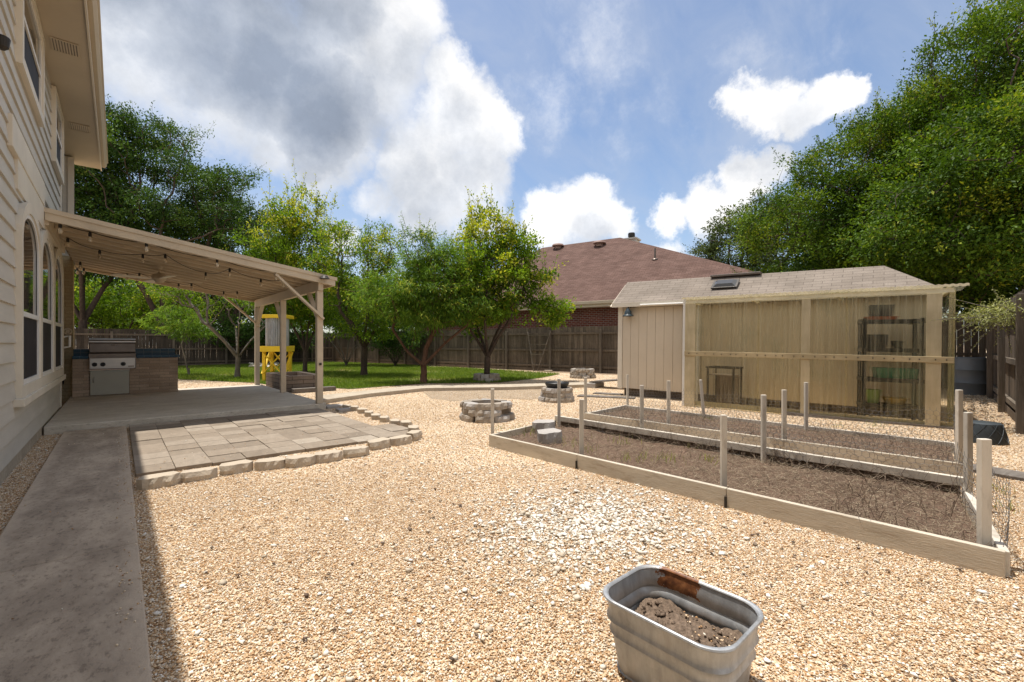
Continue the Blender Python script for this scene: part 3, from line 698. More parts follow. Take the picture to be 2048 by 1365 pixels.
for yy, sg in ((POSTS[0], 1), (POSTS[1], 1), (POSTS[2], -1)):
    obj('brace', MB().beam((BX, yy + sg * .62, bz - .17), (BX, yy + sg * .04, bz - .72), .04, .085, (1, 0, 0)), 'beige', pc, bevel=.004, world=True)
obj('roof_lamp', MB().lathe([(.02, .06), (.05, .05), (.09, 0), (.08, -.005), (.02, .0)], 14, (BX + .02, PY0 - .09, bz + .02)), 'darkmetal', pc, world=True)
obj('post_socket', MB().box(BX - .02, BX + .02, POSTS[0] - .075, POSTS[0] - .055, .84, .88), 'darkmetal', pc, world=True)

# string lights: bulbs placed where the rays of the photographed bulbs meet the ceiling
def on_roof(px, py, drop):
    v = DV + RV * (px - 1024) / F + np.array([0, 0, (HZ - py) / F]); z0 = 3.02 + .148 * PX0 - drop
    t = (z0 - CH) / (v[2] + .148 * v[0]); p = np.array([0, 0, CH]) + v * t; return p
def zz(x, y): return 400 + y / 2.923, x / 2.923
runs = {'hung along the open edge of the porch ceiling': [(340, 122), (352, 135), (527, 187), (858, 243), (1275, 338), (1622, 418)],
        'strung across the middle of the porch ceiling past the fan': [(387, 220), (397, 222), (583, 293), (835, 318), (967, 318), (1203, 424), (1343, 400), (1525, 462), (1657, 468)],
        'strung along the far side of the porch ceiling': [(370, 350), (403, 402), (470, 362), (490, 398), (745, 432), (815, 428), (1045, 490), (1120, 488), (1308, 535), (1387, 535)]}
bulb_me = None
for where, pts in runs.items():
    P = [on_roof(x / 2.923, 400 + y / 2.923, .085) for x, y in pts]
    P = [np.array([min(max(p[0], PX0 + .06), PX1 - .1), min(max(p[1], PY0 + .08), PY1 - .1), p[2]]) for p in P]
    for p in P: p[2] = roof_z(p[0]) - .085
    st = thing('string_lights', 'cord of clear bulbs ' + where, 'string lights', tuple(P[0]), 0, 'string lights under the porch')
    path_ = []
    for a, b in zip(P[:-1], P[1:]):
        L = np.linalg.norm(b - a)
        for k in range(8):
            s_ = k / 8; q = a + (b - a) * s_; path_.append((q[0], q[1], q[2] - .05 * min(L, 1.2) * 4 * s_ * (1 - s_)))
    path_.append(tuple(P[-1])); obj('cord', MB().tube(path_, .0055, 5), 'black', st, world=True)
    for p in P[1:]:
        if bulb_me is None:
            s0 = obj('socket', MB().lathe([(.012, 0), (.016, -.015), (.020, -.03), (.018, -.07), (.008, -.072)], 10), 'black', st)
            b0 = obj('bulb', MB().lathe([(.012, -.07), (.027, -.10), (.026, -.125), (.014, -.145), (.003, -.15)], 12), 'bulb', s0, smooth=True)
            bulb_me = (s0, b0)
        else:
            s0 = copy_of(bulb_me[0], st); copy_of(bulb_me[1], s0)
        s0.location = Vector(p) - st.location
# ceiling fan
fx, fy = .62, 11.35; fz = roof_z(fx)
fan = thing('ceiling_fan', 'off-white four-blade fan hanging below the porch ceiling', 'ceiling fan', (fx, fy, fz - .30))
obj('downrod', MB().tube([(0, 0, .10), (0, 0, .235)], .014, 10).lathe([(.02, .20), (.07, .235), (.075, .29), (.03, .295)], 16), 'beige', fan, smooth=True)
obj('motor', MB().lathe([(.03, .11), (.10, .09), (.125, .05), (.125, .0), (.09, -.03), (.07, -.06), (.03, -.075)], 20), 'beige', fan, smooth=True)
for k in range(4):
    a = R(12 + 90 * k); m = MB(); d = Vector((math.cos(a), math.sin(a), 0)); e = Vector((-d.y, d.x, .12)).normalized()
    P = [d * .13 + e * .03, d * .13 - e * .03, d * .24 - e * .065, d * .70 - e * .08, d * .74, d * .70 + e * .08, d * .24 + e * .06]
    up = Vector((0, 0, .008)); m.add([p - up for p in P] + [p + up for p in P], [tuple(range(6, -1, -1)), tuple(range(7, 14))] + [(i, (i + 1) % 7, 7 + (i + 1) % 7, 7 + i) for i in range(7)])
    obj('blade', m, 'trim', fan)

# ------------------------------------------------------------------ built-in grill and its counter
IY = 13.12; CT = .98
isl = thing('outdoor_counter', 'tan brick outdoor kitchen counter topped with blue tiles under the porch', 'counter', (.2, IY, .12))
m = MB(); m.box(-.712, -.46, IY, IY + .28, .12, CT - .06).box(.205, 1.06, IY, IY + .28, .12, CT - .06).box(-.459, .204, IY + .02, IY + .28, .12, .66)
m.box(1.03, 1.06, IY + .281, IY + .78, .12, CT - .06); obj('brick_base', m, 'island', isl, world=True)
obj('countertop', MB().box(-.713, -.47, IY - .03, IY + .282, CT - .06, CT).box(.31, 1.09, IY - .03, IY + .282, CT - .06, CT), 'tile', isl, bevel=.008, world=True)
obj('backsplash', MB().box(-.713, 1.03, IY + .285, IY + .40, CT - .10, CT + .145), 'tile', isl, bevel=.006, world=True)
dr = obj('cabinet_door', MB().box(-.44, .19, IY - .022, IY + .018, .15, .665), 'door_steel', isl, bevel=.005, world=True)
obj('door_handle', MB().tube([(-.385, IY - .03, .52), (-.385, IY - .055, .50), (-.385, IY - .055, .44), (-.385, IY - .03, .42)], .008, 8), 'steel', dr)
gr = thing('gas_grill', 'stainless steel built-in gas grill with closed hood and three knobs', 'grill', (-.08, IY, .67))
m = MB(); hp = [(IY - .02, 1.03), (IY - .045, 1.06), (IY - .035, 1.24), (IY + .015, 1.325), (IY + .25, 1.335), (IY + .275, 1.30), (IY + .28, 1.03)]
m.xprism([(y, z) for y, z in hp], -.455, .295, 'x'); obj('hood', m, 'steel_dark', gr, bevel=.008, world=True)
obj('hood_top', MB().xprism([(IY + .01, 1.328), (IY + .012, 1.345), (IY + .25, 1.355), (IY + .25, 1.337)], -.46, .30, 'x').box(-.46, .30, IY - .055, IY - .04, 1.27, 1.30), 'steel', gr, world=True)
obj('hood_handle', MB().tube([(-.12, IY - .045, 1.22), (-.12, IY - .085, 1.215), (-.03, IY - .085, 1.215), (-.03, IY - .045, 1.22)], .008, 8), 'steel', gr, smooth=True, world=True)
obj('firebox', MB().box(-.465, .305, IY - .05, IY + .27, .945, 1.028), 'steel_dark', gr, bevel=.004, world=True)
pn = obj('control_panel', MB().box(-.45, .30, IY - .095, IY - .002, .70, .943), 'steel', gr, bevel=.006, world=True)
obj('panel_rim', MB().box(-.455, .305, IY - .105, IY - .096, .690, .715).box(-.455, .305, IY - .105, IY - .096, .93, .95).box(-.455, -.44, IY - .105, IY - .096, .716, .929).box(.29, .305, IY - .105, IY - .096, .716, .929), 'steel_dark', gr, world=True)
obj('name_plate', MB().box(.17, .27, IY - .100, IY - .096, .735, .76), 'steel_dark', gr, world=True)
for x in (-.37, -.24, .09):
    k = MB().tube([(x, IY - .096, .80), (x, IY - .102, .80), (x, IY - .103, .80), (x, IY - .135, .80)], [.044, .044, .034, .03], 18)
    obj('knob', k, 'black', gr, smooth=True, world=True)

# ------------------------------------------------------------------ edging blocks
def edging_mesh(w=.29, d=.16, h=.10, seed=0, mat='block'):
    rr = random.Random(seed); fr = [(-w / 2 + w * i / 8, -d / 2 + rr.uniform(-.014, .010)) for i in range(1, 8)]
    poly = [(-w / 2, -d / 2 + .045)] + [(-w / 2 + .035, -d / 2 + .008)] + fr[1:-1] + [(w / 2 - .035, -d / 2 + .008), (w / 2, -d / 2 + .045), (w / 2 * .72, d / 2), (-w / 2 * .72, d / 2)]
    m = MB(); n = len(poly); top = [(x, y + (.012 if i < n - 2 else 0) + rr.uniform(-.006, .006), h + rr.uniform(-.004, .004)) for i, (x, y) in enumerate(poly)]
    mid = [(x, y + (rr.uniform(-.014, .010) if i < n - 2 else 0), h * .55) for i, (x, y) in enumerate(poly)]
    vs = [(x, y, 0) for x, y in poly] + mid + top
    fs = [tuple(range(n - 1, -1, -1)), tuple(range(2 * n, 3 * n))] + [(a * n + i, a * n + (i + 1) % n, (a + 1) * n + (i + 1) % n, (a + 1) * n + i) for a in (0, 1) for i in range(n)]
    m.add(vs, fs); me = bpy.data.meshes.new('edging_block'); me.from_pydata(m.v, [], m.f); me.update(); me.materials.append(MAT[mat]); return me
ORD = ['first', 'second', 'third', 'fourth', 'fifth', 'sixth', 'seventh', 'eighth', 'ninth', 'tenth', 'eleventh']
emesh = [edging_mesh(seed=k) for k in range(5)]
row = [(319, 978), (398, 964), (473, 950), (543, 942), (602, 936), (658, 927), (713, 917), (760, 901), (803, 893)]
for i, (px, py) in enumerate(row):
    x, y = ground(px, py - 4); o = bpy.data.objects.new('edging_block', emesh[i % 5]); COL.objects.link(o)
    o.location = (x, y + .03, -.008); o.rotation_euler = (R(random.uniform(-2, 2)), R(random.uniform(-2, 2)), R(random.uniform(-9, 9) + (8 if i == 7 else 0))); o.scale = (1.0 if i else 1.05, 1, random.uniform(.92, 1.08))
    lab = 'pinkish wedge-shaped concrete edging block at the end next to the walkway' if i == 0 else f'{ORD[i]} rough concrete edging block from the walkway in the row before the pavers'
    tag(o, lab, 'edging block', 'edging blocks around the paver patio')
side = [(829, 879), (827, 868), (812, 855), (790, 850), (769, 843), (752, 838), (738, 832), (724, 826), (709, 821), (694, 818)]
for i, (px, py) in enumerate(side):
    x, y = ground(px, py); o = bpy.data.objects.new('edging_block', emesh[(i + 2) % 5]); COL.objects.link(o)
    o.location = (x, y, -.01 if i > 1 else 0); o.rotation_euler = (0, 0, R(70 + random.uniform(-8, 8) if i else 40)); o.scale = (.9, .9, .85 if i > 2 else 1)
    lab = 'upright corner edging block where the paver edging turns towards the porch' if i == 0 else f'{ORD[i - 1]} edging block past the corner in the run towards the porch post'
    tag(o, lab, 'edging block', 'edging blocks around the paver patio')
for px, py, w, l, lab in ((668, 815, .36, .30, 'dark flat stepping slab beside the base of the porch corner post'), (690, 822, .30, .22, 'small dark flat slab between the corner post and edging blocks')):
    x, y = ground(px, py); o = obj('stepping_slab', MB().prism([(-w / 2, -l / 2), (w / 2 * .9, -l / 2), (w / 2, l / 2 * .7), (0, l / 2), (-w / 2, l / 2 * .8)], 0, .045), 'blockgrey', bevel=.006); o.location = (x, y, 0); tag(o, lab, 'slab')

# ------------------------------------------------------------------ block rings
def ring(center, rad, courses, nb, label, missing=(), h=.097, group='dry-stacked block rings'):
    r = thing('block_ring', label, 'planter ring', (*center, 0), 0, group)
    w = 2 * math.pi * rad / nb * .90
    ms = [edging_mesh(w, .17, h * .98, seed=20 + k + nb, mat='ringblock' if k else 'blockgrey') for k in range(3)]
    for c in range(courses):
        for k in range(nb):
            if (c, k) in missing: continue
            a = 2 * math.pi * (k + .5 * (c % 2)) / nb + random.uniform(-.05, .05); rr = rad - .085 + random.uniform(-.022, .022) - (.02 if c else -.02)
            o = bpy.data.objects.new('block', ms[(k + c) % 3]); COL.objects.link(o); o.parent = r
            o.location = (rr * math.cos(a), rr * math.sin(a), c * h); o.rotation_euler = (random.uniform(-.03, .03), random.uniform(-.03, .03), a + math.pi / 2 + random.uniform(-.12, .12))
    return r
c1 = ground(973, 838); r1 = ring(c1, .42, 3, 8, 'three-course ring of weathered blocks with gaps, nearest to the paver edging', missing={(1, 6)})
c2 = ground(1114, 802); r2 = ring(c2, .36, 3, 7, 'ring of weathered blocks holding a black round pan, between the first ring and shed')
r1['label'] = 'three-course ring of weathered blocks with gaps, out on the gravel before the garden bed'
c3 = ground(974, 763); ring(c3, .43, 2, 9, 'low block ring around the trunk of the tall yellow-tipped tree', h=.125)
c4 = ground(1165, 756); ring(c4, .45, 3, 9, 'empty block ring by the wooden fence beside the shed', h=.11)
o = obj('round_pan', MB().lathe([(.10, .02), (.22, .03), (.255, .09), (.265, .12), (.25, .135), (.23, .12), (.19, .06), (.0, .05)], 24), 'black', smooth=True); o.location = (*c2, .27); tag(o, 'black round pan resting on top of a block ring', 'pan')
for px, py, lab in ((1077, 741, 'pale paver lying at the fence foot nearer the tree beside the trellis'), (1097, 744, 'pale paver lying directly below the foot of the trellis')):
    x, y = ground(px, py); o = obj('loose_paver', MB().box(-.17, .17, -.1, .1, 0, .07), 'block', bevel=.008); o.location = (x, y, 0); o.rotation_euler = (0, 0, R(-60)); tag(o, lab, 'paver')

# ------------------------------------------------------------------ block planter and yellow tank stand behind the porch
bp = thing('block_planter', 'rectangular planter of stacked grey-brown blocks behind the porch posts', 'planter', (3.62, 13.3, 0))
m = MB(); X0, X1, Y0, Y1 = 3.17, 4.10, 12.35, 14.3
m.box(X0, X1, Y0, Y0 + .15, 0, .42).box(X0, X1, Y1 - .15, Y1, 0, .42).box(X0, X0 + .15, Y0 + .151, Y1 - .151, 0, .42).box(X1 - .15, X1, Y0 + .151, Y1 - .151, 0, .42)
obj('block_wall', m, 'planterbrick', bp, bevel=.006, world=True)
obj('soil', MB().box(X0 + .151, X1 - .151, Y0 + .151, Y1 - .151, .02, .30), 'soil', bp, world=True)
o = obj('timber_step', MB().box(3.3, 4.35, 12.10, 12.30, 0, .11), 'greywood', bevel=.006); tag(o, 'weathered flat timber lying along the foot of the block planter', 'timber')
sx, sy = at(555, 14.9)
ts = thing('tank_stand', 'bright yellow timber stand with crossed braces behind the porch posts', 'stand', (sx, sy, 0), R(-36))
hw = .29
for a, b in ((-1, -1), (1, -1), (1, 1), (-1, 1)): obj('leg', MB().box(a * hw - .045, a * hw + .045, b * hw - .045, b * hw + .045, 0, 1.02), 'yellow', ts, bevel=.005)
obj('platform', MB().box(-.365, .365, -.365, .365, 1.022, 1.06).box(-.39, .39, -.408, -.37, .98, 1.16).box(-.39, .39, .37, .408, .98, 1.16).box(-.389, -.368, -.369, .369, .98, 1.159).box(.368, .389, -.369, .369, .98, 1.159), 'yellow', ts, bevel=.005)
for b in (-1, 1):
    obj('brace', MB().beam((-hw, b * (hw + .055), .28), (hw, b * (hw + .055), .95), .02, .09, (0, 1, 0)), 'yellow', ts)
    obj('brace', MB().beam((-hw, b * (hw + .08), .95), (hw, b * (hw + .08), .28), .02, .09, (0, 1, 0)), 'yellow', ts)
    obj('brace', MB().beam((b * (hw + .055), -hw, .28), (b * (hw + .055), hw, .95), .02, .09, (1, 0, 0)), 'yellow', ts)
    obj('rail', MB().box(b * hw - .02, b * hw + .02, -hw + .046, hw - .046, .22, .32), 'yellow', ts)
tk = thing('corrugated_tank', 'upright corrugated metal tank with yellow lid standing on the yellow stand', 'tank', (sx, sy, 1.06), R(-36))
n = 144; V = [((.335 + .011 * math.cos(i * 2 * math.pi / n * 36)) * math.cos(i * 2 * math.pi / n), (.335 + .011 * math.cos(i * 2 * math.pi / n * 36)) * math.sin(i * 2 * math.pi / n), z) for z in (.0, 1.0) for i in range(n)]
obj('shell', MB().add(V, [(i, (i + 1) % n, n + (i + 1) % n, n + i) for i in range(n)] + [tuple(range(n - 1, -1, -1))]), 'tank', tk, smooth=True)
obj('lid', MB().box(-.385, .385, -.385, .385, 1.0, 1.11), 'yellow', tk, bevel=.006)

# ------------------------------------------------------------------ fences
def fence(name, p0, p1, label, h=1.95, side=1, posts=None, rails=(.25, .95, 1.68), cap=False, n_gap=2.45, pk='fence', tilt=0):
    L = math.hypot(p1[0] - p0[0], p1[1] - p0[1]); a = math.atan2(p1[1] - p0[1], p1[0] - p0[0])
    f = thing(name, label, 'fence', (*p0, 0), a)
    m = MB(); x = 0
    while x < L:
        hh = h + random.uniform(-.018, .018); j = random.uniform(-.004, .004)
        m.box(x + .002, min(x + .138, L), -.012 + j, .006 + j, .03, hh); x += .142
    obj('pickets', m, pk, f)
    for z in rails: obj('rail', MB().box(0, L, side * .034 - .024, side * .034 + .024, z - .045, z + .045), 'fence_grey' if cap else 'fence', f)
    for k in range(int(L / n_gap) + 1):
        obj('post', MB().box(k * n_gap - .045, k * n_gap + .045, side * .105 - .045, side * .105 + .045, -.1, h - .12), 'fence_grey', f, bevel=.006)
    obj('base_board', MB().box(0, L, side * .03 - .02, side * .03 + .018, 0.0, .14), 'fence', f)
    return f
corner = (11.0, 31.0); back_end = (17.6, .9)
fence('wooden_fence', corner, back_end, 'brown picket fence with posts running behind the trees to the shed', side=-1)
fence('wooden_fence', (-7.5, 28.2), corner, 'shaded dark picket fence across the yard behind the grill counter', side=-1, pk='fence_shade_tone')
rf0 = ground(2042, 868); rf0 = (rf0[0] - .02, rf0[1])
fd_ = np.array([17.55 - rf0[0], .98 - rf0[1]]); fd_ /= np.linalg.norm(fd_)
f = fence('wooden_fence', (rf0[0] - fd_[0] * 5.4, rf0[1] - .10 - fd_[1] * 5.4), (17.55, .88), 'tall weathered fence with heavy posts beside the greenhouse end', h=2.05, side=1, cap=True, n_gap=2.7)

# V-shaped trellis leaning on the fence
tx, ty = ground(1093, 741); bd = np.array([back_end[0] - corner[0], back_end[1] - corner[1]]); bd /= np.linalg.norm(bd); ba = math.atan2(bd[1], bd[0])
kf = ((tx - corner[0]) * bd[0] + (ty - corner[1]) * bd[1]); tx, ty = corner[0] + bd[0] * kf, corner[1] + bd[1] * kf; nb_ = np.array([bd[1], -bd[0]])
if nb_ @ np.array([tx, ty]) > 0: nb_ = -nb_
tr = thing('trellis', 'thin grey V-shaped wooden trellis leaning on the picket fence', 'trellis', (tx + nb_[0] * .45, ty + nb_[1] * .45, 0), ba)
yy = lambda z: -.0 + (1 if True else 0) * 0
lean = -.10
lean_s = 1 if (Matrix.Rotation(ba, 3, 'Z') @ Vector((0, 1, 0))).xy.dot(Vector(nb_)) < 0 else -1
tp = lambda x, z: (x, lean_s * z / 1.75 * .27, z)
obj('upright', MB().beam(tp(-.10, .02), tp(-.62, 1.78), .035, .05, (0, 1, 0)), 'fence_grey', tr)
obj('upright', MB().beam(tp(.10, .02), tp(.62, 1.78), .035, .05, (0, 1, 0)), 'fence_grey', tr)
for z in (.30, .75, 1.2, 1.6): w_ = .10 + (z / 1.76) * .52 - .015; obj('rung', MB().beam((-w_, tp(0, z)[1] - lean_s * .04, z), (w_, tp(0, z)[1] - lean_s * .04, z), .03, .04, (0, 1, 0)), 'fence_grey', tr)

# ------------------------------------------------------------------ neighbour's house
NR = R(-74); nx, ny = at(1231, 20.6)
nh = thing('brick_house', 'red brick neighbouring house with a brown hipped shingle roof beyond the fence', 'house', (nx, ny, 0), NR)
ez = zat(604, 20.6); ru = np.array([math.cos(NR), math.sin(NR)]); rn = np.array([-math.sin(NR), math.cos(NR)])
def ray_local(px, py, yl, org, u, n):   # where the ray through a pixel meets the vertical plane local y = yl
    v = DV + RV * (px - 1024) / F; o = np.array(org[:2]); k = (yl + o @ n) / (v[:2] @ n); p = v[:2] * k - o
    return float(p @ u), CH + (HZ - py) / F * k
D_ = 6.2
xa, za = ray_local(1085, 492, D_, (nx, ny), ru, rn); xb, zb = ray_local(1240, 480, D_, (nx, ny), ru, rn); rz = (za + zb) / 2
x0, x1 = xa - D_ * .9, xb + D_ * 1.6
E = .45
obj('brick_wall', MB().box(x0 + E, x1 - E, 0, 2 * D_ - .6, 0, ez - .05), 'redbrick', nh)
rs = shingle('brown_shingle', (.145, .087, .070), (.195, .122, .100), (.062, .038, .033), (0, .82, .57))
b = [(x0, -E, ez), (x1, -E, ez), (x1, 2 * D_ + E, ez), (x0, 2 * D_ + E, ez), (xa, D_, rz), (xb, D_, rz)]
roof = obj('roof', MB().add(b, [(0, 1, 5, 4), (1, 2, 5), (2, 3, 4, 5), (3, 0, 4), (3, 2, 1, 0)]), rs, nh)
obj('gutter', MB().box(x0, x1, -E - .12, -E - .002, ez - .10, ez + .04), 'beige', nh, bevel=.01)
obj('soffit_board', MB().box(x0 + .02, x1 - .02, -E + .002, -.01, ez - .22, ez - .06), 'trim', nh)
def on_slope(px, py):   # front slope point
    v = DV + RV * (px - 1024) / F + np.array([0, 0, (HZ - py) / F]); sl = (rz - ez) / (D_ + E)
    # local y = (P-o).n ; z = ez + (y+E)*sl
    o_ = np.array([nx, ny]); vn = v[:2] @ rn; on = o_ @ rn
    k = (ez - CH + (-on + E) * sl) / (v[2] - vn * sl); p = v * k
    return float((p[:2] - o_) @ ru), float((p[:2] - o_) @ rn), float(CH + p[2])
for px, py in ((1116, 497), (1199, 492)):
    x, y, z = on_slope(px, py); obj('roof_vent', MB().lathe([(.20, -.05), (.22, .10), (.36, .12), (.38, .16), (.33, .24), (.16, .29), (.02, .30)], 20, (x, y, z)), paint('brown_vent', (.30, .20, .165), .6), nh, smooth=True)
for px, py in ((1310, 519), (1078, 513)):
    x, y, z = on_slope(px, py); obj('vent_pipe', MB().tube([(x, y, z - .05), (x, y, z + .55)], .045, 8).lathe([(.16, 0), (.10, .05)], 10, (x, y, z - .02)), 'steel_dark', nh)
x, z = ray_local(1262, 488, D_ + 2.5, (nx, ny), ru, rn); zt = ray_local(1262, 478, D_ + 2.5, (nx, ny), ru, rn)[1]; z2 = ray_local(1262, 466, D_ + 2.5, (nx, ny), ru, rn)[1]
ch = obj('chimney', MB().box(x - .40, x + .40, D_ + 2.2, D_ + 3.0, z - 1.5, zt - .1).box(x - .47, x + .47, D_ + 2.13, D_ + 3.07, zt - .099, zt), 'siding', nh)
obj('chimney_cap', MB().lathe([(.17, zt), (.17, zt + .12), (.22, zt + .13), (.22, zt + .3), (.2, z2)], 14, (x, D_ + 2.6, 0)), 'darkmetal', nh)

# ------------------------------------------------------------------ shed
SR = R(-80); so_ = shed_xy(0, 0); TILT = R(.7)
sh = thing('shed', 'beige plank-sided shed with a brown shingle roof and skylight', 'shed', (*so_, -.03), (0, TILT, SR))
SX0, SX1, SD, WZ = -4.92, .62, 2.3, 2.14
obj('wall', MB().box(SX0, SX1, 0, SD, .16, WZ), 'shedwall', sh)
m = MB(); x = SX0 + .11
while x < SX1 - .1:
    m.box(x, min(x + .193, SX1 - .002), -.012, -.001, .165, WZ - .08); x += .2
obj('plank_siding', m, 'shedwall', sh)
obj('corner_board', MB().box(SX0 - .012, SX0 + .10, -.024, -.002, .14, WZ - .06), 'trim', sh)
obj('skid', MB().box(SX0 + .1, SX1 - .1, .12, .25, -.05, .158).box(SX0 + .1, SX1 - .1, SD - .3, SD - .15, -.05, .158), 'fence', sh)
RY = .66; RZ = 2.76; xr = .0
mshr = bricks('tan_shingle', (1, 0, 0), (0, .8, .6), (.27, .225, .185), (.315, .265, .22), (.165, .135, .11), .30, .105, .005, .95, .5, .3, .5, .1)
b = [(SX0 - .10, -.16, WZ + .02), (SX1 + .12, -.16, WZ + .02), (SX1 + .12, SD + .16, WZ + .02), (SX0 - .10, SD + .16, WZ + .02), (SX0 - .10, RY, RZ), (xr, RY, RZ - .06)]
obj('roof', MB().add(b, [(0, 1, 5, 4), (1, 2, 5), (2, 3, 4, 5), (3, 0, 4), (3, 2, 1, 0)]), mshr, sh)
obj('eave_board', MB().box(SX0 - .10, SX1 + .12, -.185, -.162, WZ - .07, WZ + .03), 'trim', sh)
obj('rake_board', MB().beam((SX0 - .112, -.17, WZ - .05), (SX0 - .112, RY, RZ - .07), .02, .08, (1, 0, 0)), 'shedwall', sh)
obj('ridge_vent', MB().box(-3.0, -2.0, RY - .12, RY + .12, RZ - .05, RZ + .0), 'steel_dark', sh, bevel=.01)
sl = math.atan2(RZ - WZ, RY + .16)
sk = obj('skylight', MB().add([(-.25, -.19, 0), (.25, -.19, 0), (.25, .19, 0), (-.25, .19, 0), (-.17, -.11, .075), (.17, -.11, .075), (.17, .11, .075), (-.17, .11, .075)], [(0, 1, 5, 4), (1, 2, 6, 5), (2, 3, 7, 6), (3, 0, 4, 7), (4, 5, 6, 7)]), glass('skylight_plastic', (.07, .07, .07), .12), sh)
yk = .28; sk.location = (-2.62, yk, WZ + .02 + (yk + .16) * math.tan(sl) + .02); sk.rotation_euler = (sl, 0, 0); sk.scale = (.92, .7, .8)
o = obj('skylight_frame', MB().box(-.28, .28, -.22, .22, -.02, .012), 'darkmetal', sk)
obj('door_edge', MB().box(-3.10, -3.02, -.06, -.013, .17, 2.02), 'white', sh)
lx = -4.62
lp = obj('barn_lamp', MB().lathe([(.035, .16), (.05, .12), (.075, .09), (.085, .02), (.13, -.015), (.125, -.03), (.07, -.03)], 18, (lx, -.15, 1.88)).tube([(lx, -.013, 2.07), (lx, -.10, 2.09), (lx, -.15, 2.03)], .012, 8), paint('slate_lamp_enamel', (.035, .05, .06), .35), sh, smooth=True)
obj('conduit', MB().tube([(-4.30, -.21, 2.10), (-3.05, -.21, 2.10)], .02, 8), 'white', sh)

# ------------------------------------------------------------------ greenhouse lean-to
gh = thing('greenhouse', 'lean-to greenhouse of yellowed corrugated panels on a timber frame against the shed', 'greenhouse', (*so_, -.03), (0, TILT, SR))
GX0, GX1, GY, GT = -3.04, .80, -.92, 2.13
def corr(x0, x1, z0, z1, y, pitch=.065, amp=.008, along='x'):
    n = int((x1 - x0) / pitch * 6); xs = np.linspace(x0, x1, n + 1); m = MB(); vs = []
    for z in (z0, z1):
        for x in xs:
            yy_ = amp * math.sin(2 * math.pi * x / pitch)
            vs.append((x, y + yy_, z) if along == 'x' else (y + yy_, x, z))
    return m.add(vs, [(i, i + 1, n + 2 + i, n + 1 + i) for i in range(n)])
w_ = (GX1 - GX0) / 3
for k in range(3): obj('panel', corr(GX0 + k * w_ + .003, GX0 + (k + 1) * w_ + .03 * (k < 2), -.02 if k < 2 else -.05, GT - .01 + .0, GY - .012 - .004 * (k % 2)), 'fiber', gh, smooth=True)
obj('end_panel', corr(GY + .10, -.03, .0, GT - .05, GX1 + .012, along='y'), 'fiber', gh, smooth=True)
rp = [(x, y) for x, y in ()]
n = 240; xs = np.linspace(GX0 - .06, GX1 + .14, n + 1); vs = []
for yy_, z_ in ((GY - .07, GT + .012), (-.02, WZ - .02 + .0)):
    for x in xs: vs.append((x, yy_, z_ + .006 * math.sin(2 * math.pi * x / .075)))
obj('roof_panel', MB().add(vs, [(i, i + 1, n + 2 + i, n + 1 + i) for i in range(n)]), 'fiberroof', gh, smooth=True)
vs = []
for yy_, z_ in ((GY - .075, GT - .022), (GY - .074, GT + .016)):
    for x in xs: vs.append((x, yy_, z_ + .006 * math.sin(2 * math.pi * x / .075)))
obj('wavy_closure', MB().add(vs, [(i, i + 1, n + 2 + i, n + 1 + i) for i in range(n)]), 'lip', gh)
# timber frame just inside the sheets, plus the mid rail outside them
for x, w2 in ((GX0 + .10, .20), (-1.02, .13), (GX1 - .22, .17)):
    obj('post', MB().box(x - w2 / 2, x + w2 / 2, GY - .041, GY - .023, -.05, GT - .105), 'postwood', gh, bevel=.004)
obj('top_rail', MB().box(GX0 + .01, GX1 - .01, GY - .034, GY - .022, GT - .10, GT - .035), 'gframe', gh)
obj('mid_rail', MB().box(GX0, GX1, GY - .062, GY - .0425, 1.00, 1.09), 'railwood', gh, bevel=.004)
obj('bottom_rail', MB().box(GX0, GX1, GY + .0, GY + .011, .03, .12), 'gframe', gh)
obj('sill_board', MB().box(-1.3, GX1 + .02, GY - .05, GY - .024, -.06, .07), 'greywood', gh)
for k, x in enumerate((GX0 + .05, -1.9, -.6, GX1 - .06)): obj('rafter', MB().beam((x, GY + .06, GT - .05), (x, -.03, WZ - .07), .04, .07), 'gframe', gh)
obj('end_frame', MB().box(GX0 - .06, GX0 - .012, GY + .01, GY + .08, 0, GT - .02).box(GX0 - .06, GX0 - .012, -.10, -.03, 0, GT - .02), 'white', gh)
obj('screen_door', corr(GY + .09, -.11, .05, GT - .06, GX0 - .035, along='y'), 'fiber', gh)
obj('screw_row', MB().lathe([(.012, 0), (.006, .006)], 6, (0, 0, 0)), 'darkmetal', gh).scale = (0.5, .5, .5)
bpy.data.objects.remove([o for o in gh.children if o.name.startswith('screw_row')][0])
m = MB(); random.seed(5)
for k in range(26):
    x = GX0 + .08 + k * .148 + random.uniform(-.03, .03); m.lathe([(.010, 0), (.009, .008)], 8, (0, 0, 0)); nn = 16
    m.v[-nn:] = [(x + v[0], GY - .0635 - v[2], 1.045 + v[1]) for v in m.v[-nn:]]
obj('rail_bolt', m, 'darkmetal', gh)

